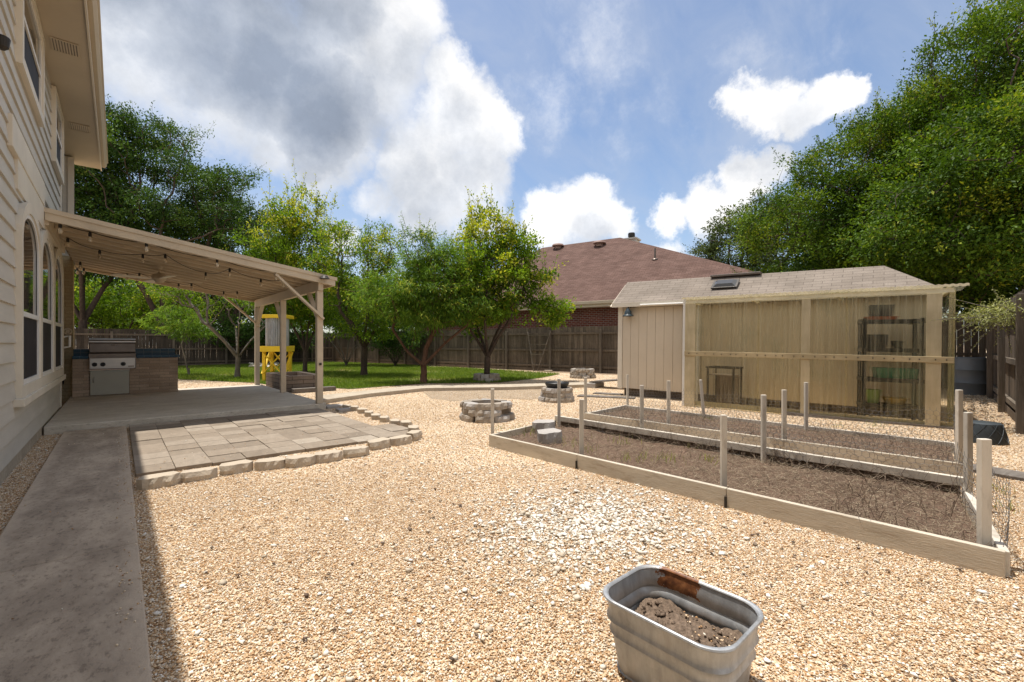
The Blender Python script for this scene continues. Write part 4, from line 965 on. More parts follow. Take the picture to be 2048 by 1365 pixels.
def local(root, name, mb, mat, label, cat, loc, rz=0, smooth=False, bevel=0):
    """A thing of its own that stands in the shed's frame."""
    M4 = Matrix.Translation((*so_, -.03)) @ Matrix.Rotation(SR, 4, 'Z') @ Matrix.Rotation(TILT, 4, 'Y')
    o = obj(name, mb, mat, smooth=smooth, bevel=bevel); o.matrix_world = M4 @ Matrix.Translation(loc) @ Matrix.Rotation(rz, 4, 'Z'); tag(o, label, cat); return o
M4 = Matrix.Translation((*so_, -.03)) @ Matrix.Rotation(SR, 4, 'Z') @ Matrix.Rotation(TILT, 4, 'Y')
su = thing('shelf_unit', 'black plastic four-tier shelf unit standing inside the greenhouse', 'shelf unit'); su.matrix_world = M4 @ Matrix.Translation((.08, -.50, .0)) @ Matrix.Rotation(R(12), 4, 'Z')
SHZ = (.30, .72, 1.20, 1.66)
for z in SHZ:
    m = MB().box(-.38, .38, -.19, .19, z - .05, z - .02)
    m.box(-.38, .38, -.205, -.19, z - .06, z).box(-.38, .38, .19, .205, z - .06, z).box(-.395, -.38, -.2, .2, z - .06, z).box(.38, .395, -.2, .2, z - .06, z); obj('shelf', m, 'black', su)
for a in (-.36, .36):
    for b_ in (-.17, .17): obj('upright', MB().tube([(a, b_, 0), (a, b_, 1.68)], .028, 10), 'black', su)
sl_ = lambda x, y, z: (M4 @ Matrix.Translation((.08, -.50, 0)) @ Matrix.Rotation(R(12), 4, 'Z') @ Matrix.Translation((x, y, z)))
def on_shelf(name, mb, mat, label, cat, x, y, z, smooth=False, bevel=0, rz=0):
    o = obj(name, mb, mat, smooth=smooth, bevel=bevel); o.matrix_world = sl_(x, y, z) @ Matrix.Rotation(rz, 4, 'Z'); tag(o, label, cat); return o
def tray(w, d, h, th=.012, flare=.02):
    m = MB(); o_ = [(-w, -d), (w, -d), (w, d), (-w, d)]
    vs = [(x * .92, y * .92, 0) for x, y in o_] + [(x, y, h) for x, y in o_] + [(x - math.copysign(th, x), y - math.copysign(th, y), h) for x, y in o_] + [(x * .9, y * .9, th) for x, y in o_]
    return m.add(vs, [(3, 2, 1, 0), (12, 13, 14, 15)] + [(a * 4 + i, a * 4 + (i + 1) % 4, a * 4 + 4 + (i + 1) % 4, a * 4 + 4 + i) for a in range(3) for i in range(4)])
on_shelf('plant_tray', tray(.20, .14, .05), 'orange', 'terracotta coloured tray on the top tier of the greenhouse shelf', 'tray', -.12, 0, 1.662)
on_shelf('nursery_crate', tray(.15, .12, .22), 'black', 'black crate stacked in the terracotta tray on the greenhouse shelf', 'crate', -.13, 0, 1.68)
on_shelf('storage_box', tray(.15, .15, .22), 'black', 'dark box on the second tier of the greenhouse shelf', 'box', -.20, 0, 1.202)
on_shelf('plant_pot', MB().lathe([(.06, 0), (.085, .12), (.075, .12), (.055, .02)], 18), 'black', 'small black pot beside the dark box on the greenhouse shelf', 'pot', .10, 0, 1.202)
on_shelf('storage_bin', tray(.27, .17, .16), 'teal', 'wide teal bin on the third tier of the greenhouse shelf', 'bin', .07, 0, .722)
on_shelf('bucket', MB().lathe([(.08, 0), (.11, .22), (.10, .22), (.075, .02)], 20), 'green', 'lime green bucket on the lowest tier of the greenhouse shelf', 'bucket', -.20, 0, .302)
on_shelf('basin', MB().lathe([(.10, 0), (.17, .09), (.18, .10), (.16, .09), (.09, .02)], 22), 'ochre', 'ochre yellow basin on the lowest tier of the greenhouse shelf', 'basin', .08, 0, .302)
ct = thing('wire_table', 'dark metal frame table with mesh sides inside the greenhouse', 'table'); ct.matrix_world = M4 @ Matrix.Translation((-2.42, -.48, 0)) @ Matrix.Rotation(R(-6), 4, 'Z')
for a in (-.24, .24):
    for b_ in (-.2, .2): obj('leg', MB().box(a - .015, a + .015, b_ - .015, b_ + .015, 0, .76), 'darkmetal', ct)
obj('top_frame', MB().box(-.28, .28, -.23, -.2, .76, .79).box(-.28, .28, .2, .23, .76, .79).box(-.28, -.25, -.199, .199, .76, .79).box(.25, .28, -.199, .199, .76, .79), 'darkmetal', ct)
obj('shelf', MB().box(-.235, .235, -.19, .19, .62, .64), 'steel_dark', ct)
obj('mesh_side', MB().box(-.22, .22, .195, .2, .05, .6), 'steel_dark', ct)

# things at the shed's ends
x, y = at(1940, 11.2)
o = obj('barrel', MB().lathe([(.26, 0), (.30, .02), (.31, .28), (.325, .30), (.31, .32), (.31, .60), (.325, .62), (.31, .64), (.30, .90), (.27, .93), (.02, .93)], 28), 'barrel', smooth=True); o.location = (x, y, -.02); tag(o, 'pale grey plastic barrel in the shade past the greenhouse end', 'barrel')
pts = [ground(1182, 782), ground(1240, 777), ground(1240, 762), ground(1210, 763)]
rmp = thing('wooden_ramp', 'weathered plank ramp on a block at the shed wall end', 'ramp', (*ground(1212, 778), 0), R(-75))
for k in range(4): obj('plank', MB().beam((-.50, .06 + k * .145, .16), (.45, .06 + k * .145, .26), .135, .035), 'greywood', rmp)
obj('support_block', MB().box(-.55, -.30, -.05, .6, 0, .13), 'blockgrey', rmp, bevel=.01)
for i, (px, py, w, l, a, lab) in enumerate(((1212, 795, .3, 1.3, -62, 'long weathered board lying flat on gravel between block ring and bed'), (1216, 789, .25, .7, -70, 'short weathered board lying flat on gravel near the wooden ramp'))):
    o = obj('ground_board', MB().box(-l / 2, l / 2, -w / 2, w / 2, 0, .025), 'greywood', bevel=.003); o.location = (*ground(px, py), .002 + .0 * i); o.rotation_euler = (0, 0, R(a)); tag(o, lab, 'board')
x, y = ground(2050, 958)
o = obj('ground_board', MB().box(-.55, .55, -.15, .15, 0, .03), 'greywood', bevel=.004); o.location = (x, y, .004); o.rotation_euler = (0, 0, R(80)); tag(o, 'grey board lying on the gravel beyond the garden bed posts', 'board')
pb = ground(1968, 884)
vs = []; seg = 28
prof = [(.215, 0), (.22, .02), (.165, .24), (.15, .25)]
o = obj('planter_pot', MB().lathe(prof, seg), paint('slate_planter', (.045, .055, .062), .5, .15, 3, .2, (.2, .16, .12)), smooth=True); o.location = (*pb, 0)
tag(o, 'dark slate planter turned upside down on the gravel past the beds', 'planter')
m = MB()
for k in range(10):
    for s_ in (-1, 1):
        P = []
        for j in range(7):
            f_ = j / 6; a_ = 2 * math.pi * k / 10 + s_ * f_ * .8; r_ = .222 - f_ * .055; P.append((r_ * math.cos(a_), r_ * math.sin(a_), .02 + f_ * .22))
        m.tube(P, .004, 4)
obj('lattice_relief', m, paint('slate_relief', (.06, .07, .078), .5), o)

# ------------------------------------------------------------------ raised beds
def soil_grid(poly, z, amp, n=90, m=40):
    A_, B_, C_, D4 = [np.array(p) for p in poly]; V = []
    ph = rng.uniform(0, 6, 12)
    for j in range(m + 1):
        for i in range(n + 1):
            u, v = i / n, j / m; p = (A_ * (1 - u) + B_ * u) * (1 - v) + (D4 * (1 - u) + C_ * u) * v
            h = z + amp * (math.sin(p[0] * 5 + ph[0]) * math.sin(p[1] * 4 + ph[1]) * .5 + math.sin(p[0] * 13 + ph[2]) * math.sin(p[1] * 11 + ph[3]) * .3) + random.uniform(-1, 1) * amp * .22
            V.append((p[0], p[1], h))
    Fq = [(j * (n + 1) + i, j * (n + 1) + i + 1, (j + 1) * (n + 1) + i + 1, (j + 1) * (n + 1) + i) for j in range(m) for i in range(n)]
    return np_mesh('soil', V, Fq, smooth=True)
def side_board(p, q, w, z0, z1, over=0):
    p = np.array(p); q = np.array(q); d = (q - p) / np.linalg.norm(q - p); p = p - d * over; q = q + d * over
    return MB().beam((p[0], p[1], (z0 + z1) / 2), (q[0], q[1], (z0 + z1) / 2), w, z1 - z0)
def hexwire(p0, p1, z0, z1, cell=.06, rad=.0011, wob=.025, seed=1):
    """Chicken wire: hexagonal netting hung between two ground points."""
    g = np.random.default_rng(seed); p0 = np.array(p0); p1 = np.array(p1); L = np.linalg.norm(p1 - p0); d = (p1 - p0) / L; nrm = np.array([-d[1], d[0]])
    A0, A1 = [], []; dx = cell; dz = cell * .86; rows = int((z1 - z0) / dz) + 1; cols = int(L / dx)
    ph = g.uniform(0, 6, 6)
    def pos(x, z):
        o = wob * (math.sin(x * 3.1 + ph[0]) + .6 * math.sin(x * 7.7 + z * 6 + ph[1])); sag = .03 * math.sin(x * 2.1 + ph[2]) * (z - z0) / (z1 - z0) + .02 * math.sin(x * 9 + ph[3]) * (z - z0) / (z1 - z0)
        return (p0[0] + d[0] * x + nrm[0] * o, p0[1] + d[1] * x + nrm[1] * o, z + sag)
    for r in range(rows):
        z = z0 + r * dz; off = .5 * dx * (r % 2)
        for c_ in range(cols):
            x = off + c_ * dx
            a = pos(x, z); b_ = pos(x + dx / 2, z + dz * .33); c2_ = pos(x + dx, z); e = pos(x + dx / 2, z + dz)
            A0 += [a, b_, b_]; A1 += [b_, c2_, e]
    V, Fq = tubes_np(np.array(A0), np.array(A1), np.full(len(A0), rad), np.full(len(A0), rad), 3)
    return np_mesh('chicken_wire', V, Fq)
def post_at(bed, px, pyt, pyb, zb=.14, w=.045, t=.035, lean=(0, 0)):
    x, y = ground(px, pyb, zb); tt = depth(x, y); zt = zat(pyt, tt)
    obj('post', MB().beam((x, y, -.02), (x + lean[0], y + lean[1], zt), w, t, (DV[0], DV[1], 0)), 'stake', bed, bevel=.004, world=True)
    return x, y, zt
def lerp(p, q, s): return (p[0] + (q[0] - p[0]) * s, p[1] + (q[1] - p[1]) * s)

bed1 = thing('raised_bed', 'raised garden bed with two blocks in its corner, closer to the metal tub', 'raised bed', (4.2, 2.3, 0), 0, 'raised garden beds')
A1, Bb, Cc, Dd = B1
j = [0, .32, .66, 1]
for k in range(3): obj('front_board', side_board(lerp(A1, Bb, j[k] + .0006), lerp(A1, Bb, j[k + 1] - .0006), .04, -.03, .145), 'bedboard', bed1, bevel=.004, world=True)
for s_ in (.32, .66): q = lerp(A1, Bb, s_); obj('rebar_pin', MB().box(q[0] - .035, q[0] - .022, q[1] - .008, q[1] + .008, -.02, .085), 'darkmetal', bed1, world=True)
obj('end_board', side_board(lerp(A1, Dd, .02), Dd, .04, -.03, .14), 'bedboard', bed1, bevel=.004, world=True)
obj('end_board', side_board(lerp(Bb, Cc, .02), Cc, .04, -.03, .135), 'stake', bed1, bevel=.004, world=True)
obj('back_board', side_board(Dd, Cc, .045, .135, .205), 'stake', bed1, bevel=.004, world=True)
obj('shade_strip', side_board(lerp(lerp(Dd, Cc, .005), A1, -.02), lerp(lerp(Dd, Cc, .995), Bb, -.02), .03, -.03, .133), 'fence', bed1, world=True)  # dark strip added to imitate the shade below the back board
obj('soil', soil_grid([lerp(A1, Cc, .012), lerp(Bb, Dd, .012), lerp(Cc, A1, .012), lerp(Dd, Bb, .012)], .07, .022), 'soil', bed1, world=True)
for a in ((985, 778, 867), (1163, 799, 905), (1447, 830, 968), (1968, 878, 1083, .056)): post_at(bed1, a[0], a[1], a[2] - 3, .14, a[3] if len(a) > 3 else .043)
for a in ((1118, 758, 845), (1283.5, 771, 868), (1527, 790, 912), (1936, 825, 985)): post_at(bed1, a[0], a[1], a[2], .13, .043)
bed2 = thing('raised_bed', 'narrower raised garden bed fenced with chicken wire beside the greenhouse', 'raised bed', (6.4, 2.6, 0), 0, 'raised garden beds')
A2, B_2, C2, D2 = B2
for k in range(2): obj('front_board', side_board(lerp(A2, B_2, k * .5 + .0006), lerp(A2, B_2, k * .5 + .4994), .04, -.02, .15), 'bedboard', bed2, bevel=.004, world=True)
obj('end_board', side_board(lerp(A2, D2, .02), D2, .04, -.02, .14), 'stake', bed2, bevel=.004, world=True)
obj('end_board', side_board(lerp(B_2, C2, .02), C2, .04, -.02, .14), 'stake', bed2, bevel=.004, world=True)
obj('back_board', side_board(D2, C2, .04, -.02, .13), 'stake', bed2, bevel=.004, world=True)
obj('soil', soil_grid([lerp(A2, C2, .012), lerp(B_2, D2, .012), lerp(C2, A2, .012), lerp(D2, B_2, .012)], .08, .02), 'soil', bed2, world=True)
for a in ((1171, 755, 826), (1337, 762, 846), (1568, 780, 878), (1918, 780, 928)): post_at(bed2, a[0], a[1], a[2], .14, .045)
post_at(bed2, 1255, 750, 810, .14, .04); post_at(bed2, 1409, 760, 833, .1, .04, lean=(-.05, .04)); post_at(bed2, 1612, 765, 858, .1, .042)
obj('chicken_wire', hexwire(lerp(A2, B_2, .0), lerp(A2, B_2, 1), .03, .44, .055, .0016, .02, 2), 'wire', bed2, world=True)
obj('chicken_wire', hexwire(D2, C2, .05, .44, .055, .0016, .025, 3), 'wire', bed2, world=True)
obj('chicken_wire', hexwire(B_2, C2, .05, .47, .055, .0016, .03, 4), 'wire', bed2, world=True)
obj('chicken_wire', hexwire(lerp(Dd, Cc, .18), lerp(Dd, Cc, 1), .08, .36, .055, .0020, .03, 5), 'wire', bed1, world=True)
obj('chicken_wire', hexwire(lerp(Bb, Cc, .05), Cc, .02, .46, .055, .0016, .04, 6), 'wire', bed1, world=True)
# a crumpled roll of netting past the bed ends
wr = ground(1938, 858); A0 = []; A1_ = []
g = np.random.default_rng(9)
for k in range(900):
    a = g.uniform(0, 2 * math.pi); r_ = .16 + .05 * math.sin(3 * a) + g.normal(0, .03); z = g.uniform(.02, .46); p = np.array([wr[0] + r_ * math.cos(a) * 1.1, wr[1] + r_ * math.sin(a), z + .05 * math.sin(a * 2)])
    e = g.normal(0, 1, 3); e /= np.linalg.norm(e); A0.append(p); A1_.append(p + e * .055)
V, Fq = tubes_np(np.array(A0), np.array(A1_), np.full(900, .0015), np.full(900, .0015), 3)
o = obj('wire_roll', np_mesh('wire_roll', V, Fq), 'wire'); tag(o, 'crumpled grey roll of chicken wire standing past the bed posts', 'wire roll')
# blocks standing in the bed's corner
for px, py, rz_, hh, lab in ((1098, 884, 20, .145, 'grey concrete block standing lower in the corner of the garden bed'), (1089, 866, -10, .17, 'pale rough block leaning behind another in the garden bed corner')):
    x, y = ground(px, py, .07); o = obj('concrete_block', edging_mesh(.30, .2, hh, seed=px, mat='blockgrey'), None); o.data.materials.clear(); o.data.materials.append(MAT['blockgrey']); o.location = (x, y, .055); o.rotation_euler = (R(4), R(-3), A * -1 + R(rz_)); tag(o, lab, 'concrete block')

def strands(name, P, length, rad, mat, up=.3, curl=.5, seg=3, kind='stuff', green=False):
    """Curved dry stems lying and standing about."""
    n = len(P); d = rng.normal(0, 1, (n, 3)); d[:, 2] = np.abs(d[:, 2]) * up; d /= np.linalg.norm(d, axis=1, keepdims=True)
    cur = P.copy(); V_, F_ = [], []; off = 0
    for s_ in range(seg):
        nx_ = cur + d * (length / seg)[:, None]; nx_[:, 2] = np.maximum(nx_[:, 2], P[:, 2] + .003)
        V, Fq = tubes_np(cur, nx_, rad * (1 - s_ / seg * .7), rad * (1 - (s_ + 1) / seg * .7), 3)
        V_.append(V); F_.append(Fq + off); off += len(V); cur = nx_; d = d + rng.normal(0, curl, (n, 3)); d[:, 2] -= .25; d /= np.linalg.norm(d, axis=1, keepdims=True)
    return obj(name, np_mesh(name, np.concatenate(V_), np.concatenate(F_)), mat, kind=kind)
def in_quad(poly, n, z=.09, u0=0, u1=1):
    A_, B_, C_, D4 = [np.array(p) for p in poly]; u = rng.uniform(u0, u1, n)[:, None]; v = rng.uniform(.04, .96, n)[:, None]
    p = (A_ * (1 - u) + B_ * u) * (1 - v) + (D4 * (1 - u) + C_ * u) * v; return np.concatenate([p, np.full((n, 1), z)], 1)
P = np.concatenate([in_quad(B1, 2600, .085), in_quad(B1, 1800, .085, .55, 1), in_quad(B2, 2600, .095)])
strands('dry_grass', P, rng.uniform(.05, .18, len(P)), .0016, 'straw', .25)
P = np.concatenate([in_quad(B1, 110, .08, .82, 1.0), in_quad(B2, 420, .09), in_quad(B1, 160, .08)])
e_ = np.array([lerp(Dd, Cc, s_) for s_ in rng.uniform(.1, 1, 420)]); P = np.concatenate([P, np.concatenate([e_ + rng.normal(0, .04, e_.shape), np.full((420, 1), .1)], 1)])
strands('dry_weeds', P, rng.uniform(.15, .42, len(P)), .0022, 'deadstem', 1.6, .45, 5)
P = fan_points(240, 2.0, 7.0, x0=300); P = P[free(P)]; P[:, 2] = .006
strands('dry_twigs', P, rng.uniform(.04, .14, len(P)), .0016, 'straw', .35)

# ------------------------------------------------------------------ metal tub
tub = thing('metal_tub', 'galvanised oval wash tub with a rusted inner rim, filled with soil', 'tub', (1.585, .875, 0), R(1))
def rrect(hx, hy, r, n=8):
    out = []
    for cx, cy, a0 in ((hx - r, hy - r, 0), (-hx + r, hy - r, 90), (-hx + r, -hy + r, 180), (hx - r, -hy + r, 270)):
        out += [(cx + r * math.cos(R(a0 + 90 * i / n)), cy + r * math.sin(R(a0 + 90 * i / n))) for i in range(n + 1)]
    return out
def loft(rings, m=None):
    m = m or MB(); n = len(rings[0]); vs = [p for rg in rings for p in rg]
    return m.add(vs, [(a * n + i, a * n + (i + 1) % n, (a + 1) * n + (i + 1) % n, (a + 1) * n + i) for a in range(len(rings) - 1) for i in range(n)])
TH = .29
def ringat(z, off): k = z / TH; return [(x, y, z) for x, y in rrect(.150 + .038 * k + off, .205 + .038 * k + off, .085 + .012 * k)]
ribs = [(0, .004), (.008, .004), (.012, 0), (.135, 0), (.143, .003), (.151, .007), (.159, .003), (.167, 0), (.188, 0), (.196, .004), (.204, .008), (.213, .004), (.221, 0), (.25, 0), (TH - .012, .001)]
obj('wall', loft([ringat(z, o_) for z, o_ in ribs] + [ringat(TH - .012, -.002)] + [ringat(z, o_ - .003) for z, o_ in reversed(ribs)]), 'tub', tub, smooth=True)
rim = MB(); nR = 8; base = ringat(TH - .006, .003); n = len(base)
vs = []
for q in range(nR):
    a = 2 * math.pi * q / nR; vs += [(x, y, z) for x, y, z in ringat(TH - .006 + .008 * math.sin(a), .002 + .008 * math.cos(a))]
rim.add(vs, [(q * n + i, q * n + (i + 1) % n, ((q + 1) % nR) * n + (i + 1) % n, ((q + 1) % nR) * n + i) for q in range(nR) for i in range(n)])
obj('rolled_rim', rim, 'tub', tub, smooth=True)
V = []; N1 = 46
for jv in range(N1 + 1):
    for iv in range(N1 + 1):
        x = (iv / N1 * 2 - 1); y = (jv / N1 * 2 - 1); kx = .158 * math.copysign(abs(x), x); ky = .212 * y
        if abs(x) > .55 and abs(y) > .62:
            ex = (abs(x) - .55) / .45; ey = (abs(y) - .62) / .38; l_ = max(ex, ey) / max(1e-6, math.hypot(ex, ey)); kx = .158 * math.copysign(.55 + .45 * ex * l_, x); ky = .212 * math.copysign(.62 + .38 * ey * l_, y)
        z = .166 + .014 * math.sin(kx * 20 + 1) * math.cos(ky * 17) + .008 * math.sin(kx * 55) * math.sin(ky * 47 + 2) + random.uniform(-.004, .004)
        V.append((kx, ky, z))
Fq = [(jv * (N1 + 1) + iv, jv * (N1 + 1) + iv + 1, (jv + 1) * (N1 + 1) + iv + 1, (jv + 1) * (N1 + 1) + iv) for jv in range(N1) for iv in range(N1)]
obj('soil', np_mesh('soil', V, Fq, smooth=True), 'potsoil', tub)
P = np.stack([rng.uniform(-.13, .13, 130), rng.uniform(-.18, .18, 130), np.full(130, .169)], 1); V, Fc = stones(P, rng.gamma(3, .0035, 130).clip(.004, .04), .7, jitter=.35); obj('clods', np_mesh('clods', V, Fc), 'potsoil', tub, kind='stuff')
P = np.stack([rng.uniform(-.12, .13, 60), rng.uniform(-.18, .05, 60), np.full(60, .174)], 1); V, Fc = stones(P, rng.uniform(.005, .012, 60), .6); obj('pebbles_on_soil', np_mesh('pebbles_on_soil', V, Fc, smooth=True), 'pebbles', tub, kind='stuff')

# ------------------------------------------------------------------ plants
def leaf_arrays(P, D, L, W, fold=.12, upb=1.0):
    n = len(P); D = D / np.maximum(np.linalg.norm(D, axis=1, keepdims=True), 1e-6)
    upv = np.array([0, 0, upb]) + rng.normal(0, .65, (n, 3)); S = np.cross(D, upv); S /= np.maximum(np.linalg.norm(S, axis=1, keepdims=True), 1e-6)
    N = np.cross(S, D); L = L[:, None]; W = W[:, None]
    mid = P + D * L * .45; V = np.stack([P, mid + S * W / 2 + N * W * fold, P + D * L - N * L * .08, mid - S * W / 2 + N * W * fold], 1).reshape(-1, 3)
    b = (np.arange(n) * 4)[:, None]; Fc = np.stack([b + [0, 1, 2], b + [0, 2, 3]], 1).reshape(-1, 3)
    return V, Fc

def grow(att, nodes, par, step, kill, iters=70, jit=.25, infl=9.):
    nodes = [np.array(p, float) for p in nodes]; par = list(par); N = np.array(nodes); att = np.asarray(att, float)
    d2 = ((att[:, None] - N[None]) ** 2).sum(2); nn = d2.argmin(1); nd = d2.min(1)
    for it in range(iters):
        if not len(att): break
        v = att - N[nn]; ln = np.sqrt(nd)[:, None] + 1e-9; ok = ln[:, 0] < infl
        if not ok.any(): break
        acc = np.zeros_like(N); np.add.at(acc, nn[ok], (v / ln)[ok]); cnt = np.zeros(len(N)); np.add.at(cnt, nn[ok], 1)
        idx = np.where(cnt > 0)[0]; dv = acc[idx]; l2 = np.linalg.norm(dv, axis=1, keepdims=True); dv = dv / np.maximum(l2, 1e-6) + rng.normal(0, jit, dv.shape); dv /= np.linalg.norm(dv, axis=1, keepdims=True)
        new = N[idx] + dv * step; base = len(N); N = np.concatenate([N, new]); par += list(idx)
        dd = ((att[:, None] - new[None]) ** 2).sum(2); m_ = dd.argmin(1); md = dd.min(1); better = md < nd; nn = np.where(better, base + m_, nn); nd = np.where(better, md, nd)
        keep = nd > kill * kill; att, nn, nd = att[keep], nn[keep], nd[keep]
    return N, np.array(par)

def clump_points(ell, n_clump, per, sig, shell=.55):
    """Attractors gathered in clumps inside a union of ellipsoids (cx, cy, cz, rx, ry, rz)."""
    vol = np.array([e[3] * e[4] * e[5] for e in ell]) ** .8; pick = rng.choice(len(ell), n_clump, p=vol / vol.sum()); E_ = np.array(ell)[pick]
    d = rng.normal(0, 1, (n_clump, 3)); d /= np.linalg.norm(d, axis=1, keepdims=True); r_ = (shell + (1 - shell) * rng.uniform(0, 1, n_clump)) * rng.uniform(.8, 1.0, n_clump)
    c = E_[:, :3] + d * E_[:, 3:] * r_[:, None]; P = np.repeat(c, per, 0) + rng.normal(0, sig, (n_clump * per, 3)) * np.array([1, 1, .5]); return P

def tree(name, label, base, trunks, ell, n_clump=90, per=8, sig=.28, step=.22, kill=.24, trunk_r=.10, leaf=(.10, .045), per_node=10, spread=.14, bark='bark', leafm=None, fill=16, droop=0., young=0., shell=.5, twig=7, cat='tree', group=None, topyoung=0., bare=None, sprays=0, spray=(.6, 16, .06, .5), rmin=.004, outw=.6, filt=None, keep=1.0, stray=.2):
    base = np.array([base[0], base[1], 0.]); nodes, par = [], []
    for tr_ in trunks:
        prev = -1
        for k, q in enumerate(tr_):
            if k == 0 and nodes: prev = 0 if tr_ is not trunks[0] else -1
            if k == 0 and nodes:
                prev = min(range(len(nodes)), key=lambda i_: np.linalg.norm(nodes[i_] - (base + np.array(q)))); continue
            nodes.append(base + np.array(q, float)); par.append(prev); prev = len(nodes) - 1
    # refine trunk polyline
    att = clump_points([(base[0] + e[0], base[1] + e[1], e[2], e[3], e[4], e[5]) for e in ell], n_clump, per, sig, shell)
    att = att[att[:, 2] > .35]
    if filt is not None: att = att[filt(att)]
    N, pr = grow(att, nodes, par, step, kill)
    att0 = att
    cnt = np.ones(len(N))
    for i_ in range(len(N) - 1, 0, -1):
        if pr[i_] >= 0: cnt[pr[i_]] += cnt[i_]
    rad = np.maximum(trunk_r * (cnt / cnt[0]) ** .5, rmin); ch_ = np.where(pr >= 0)[0]
    r0 = np.minimum(rad[pr[ch_]], rad[ch_] * 1.35 + .004)
    V, Fq = tubes_np(N[pr[ch_]], N[ch_], r0, rad[ch_], 6)
    # root flare
    k0 = 10; fl = MB().lathe([(trunk_r * 1.55, -.05), (trunk_r * 1.25, .06), (trunk_r * 1.02, .22), (trunk_r * .98, .30)], k0, tuple(base))
    Vf = np.array(fl.v); Ff = np.array([q for q in fl.f if len(q) == 4])
    root = thing(name, label, cat, tuple(base), 0, group)
    Vw, Fw = np.concatenate([V, Vf]), np.concatenate([Fq, Ff + len(V)])
    tw = np.where((cnt <= twig) & (np.arange(len(N)) >= len(nodes)))[0]
    if bare is not None: tw = tw[~bare(N[tw])]
    if keep < 1: tw = tw[rng.uniform(0, 1, len(tw)) < keep]
    idx = np.repeat(tw, per_node); gd = N[idx] - N[np.maximum(pr[idx], 0)]; gd /= np.maximum(np.linalg.norm(gd, axis=1, keepdims=True), 1e-6)
    f_ = rng.uniform(-.2, 1.1, len(idx))[:, None]; P = N[np.maximum(pr[idx], 0)] * (1 - f_) + N[idx] * f_ + rng.normal(0, spread, (len(idx), 3)) * np.array([1, 1, .7])
    cen = np.mean([[base[0] + e[0], base[1] + e[1], e[2]] for e in ell], 0); out = P - cen; out /= np.maximum(np.linalg.norm(out, axis=1, keepdims=True), 1e-6)
    D = gd * .5 + out * outw + rng.normal(0, .7, (len(idx), 3)); D[:, 2] -= droop
    s_ = rng.uniform(.65, 1.2, len(idx)); V, Fc = leaf_arrays(P, D, leaf[0] * s_, leaf[1] * s_)
    clump_t = rng.uniform(-.25, .25, len(N))[np.maximum(pr[idx], 0)]; ucl = rng.uniform(0, 1, len(N))[np.maximum(pr[idx], 0)]
    aok = att0 if bare is None else att0[~bare(att0)]
    ai = np.repeat(np.arange(len(aok)), int(fill * keep)); P2 = aok[ai] + rng.normal(0, sig * .45, (len(ai), 3)) * np.array([1, 1, .6])
    o2 = P2 - cen; o2 /= np.maximum(np.linalg.norm(o2, axis=1, keepdims=True), 1e-6); D2_ = o2 * outw + rng.normal(0, .75, P2.shape); D2_[:, 2] -= droop
    s2 = rng.uniform(.65, 1.2, len(ai)); Vb, Fb = leaf_arrays(P2, D2_, leaf[0] * s2, leaf[1] * s2); Fc = np.concatenate([Fc, Fb + len(V)]); V = np.concatenate([V, Vb])
    cid = np.arange(len(aok)) // per; clump_t = np.concatenate([clump_t, (rng.uniform(-.38, .38, cid.max() + 1)[cid] + rng.uniform(-.08, .08, len(aok)))[ai]]); ucl = np.concatenate([ucl, (rng.uniform(0, 1, cid.max() + 1)[cid])[ai]]); P = np.concatenate([P, P2])
    ns = 0
    if sprays:      # leafy shoots that stand out of the crown's outline
        oo = aok - cen; el_ = np.abs(oo) / (np.percentile(np.abs(oo), 95, axis=0) + .01); wgt = np.clip(el_.max(1), .05, 1) ** 3 * np.where(oo[:, 2] > -.3, 1, .35)
        pk = rng.choice(len(aok), sprays, p=wgt / wgt.sum()); sd_ = oo[pk] / np.linalg.norm(oo[pk], axis=1, keepdims=True) * (1 - spray[3]) + np.array([0, 0, 1.0]) * spray[3] + rng.normal(0, .22, (sprays, 3)); sd_ /= np.linalg.norm(sd_, axis=1, keepdims=True)
        sl_ = spray[0] * rng.uniform(.5, 1.35, sprays); k_ = spray[1]; sf = np.tile(np.linspace(.0, 1, k_), sprays)[:, None]; si = np.repeat(np.arange(sprays), k_)
        P3 = aok[pk][si] + sd_[si] * sl_[si][:, None] * sf + rng.normal(0, spray[2], (len(si), 3)) * (1.15 - sf * .75)
        D3 = sd_[si] * .7 + rng.normal(0, .6, P3.shape); D3[:, 2] -= droop * .8; s3 = rng.uniform(.6, 1.1, len(si)) * (1.1 - .4 * sf[:, 0])
        Vc, Fc3 = leaf_arrays(P3, D3, leaf[0] * s3, leaf[1] * s3); Fc = np.concatenate([Fc, Fc3 + len(V)]); V = np.concatenate([V, Vc]); P = np.concatenate([P, P3]); ns = len(si)
        clump_t = np.concatenate([clump_t, rng.uniform(-.05, .3, sprays)[si]]); ucl = np.concatenate([ucl, rng.uniform(0, 1, sprays)[si]])
        Vt, Ft = tubes_np(aok[pk], aok[pk] + sd_ * sl_[:, None], np.full(sprays, .007), np.full(sprays, .003), 3); Vw, Fw = np.concatenate([Vw, Vt]), np.concatenate([Fw, Ft + len(Vw)])
    tint = np.clip(.45 + clump_t + rng.normal(0, .11, len(P)), 0, 1)
    zt = P[:, 2]; zmax, zmin = np.percentile(zt, 99), np.percentile(zt, 5); hrel = np.clip((zt - zmin) / (zmax - zmin + 1e-6), 0, 1)
    tipness = np.concatenate([(cnt[idx] <= 2) * 1.0, (rng.uniform(0, 1, len(aok)) < .4)[ai] * .9, np.tile(np.linspace(.3, 1.5, spray[1]), sprays) if sprays else np.zeros(0)])
    yg = np.clip((ucl + rng.normal(0, .08, len(P)) < (young * tipness + topyoung * hrel ** 2 * (.4 + .6 * tipness) + young * .25)) * rng.uniform(.55, .9, len(P)), 0, 1)
    obj('trunk', np_mesh('trunk', Vw, Fw, smooth=True), bark, root, world=True)
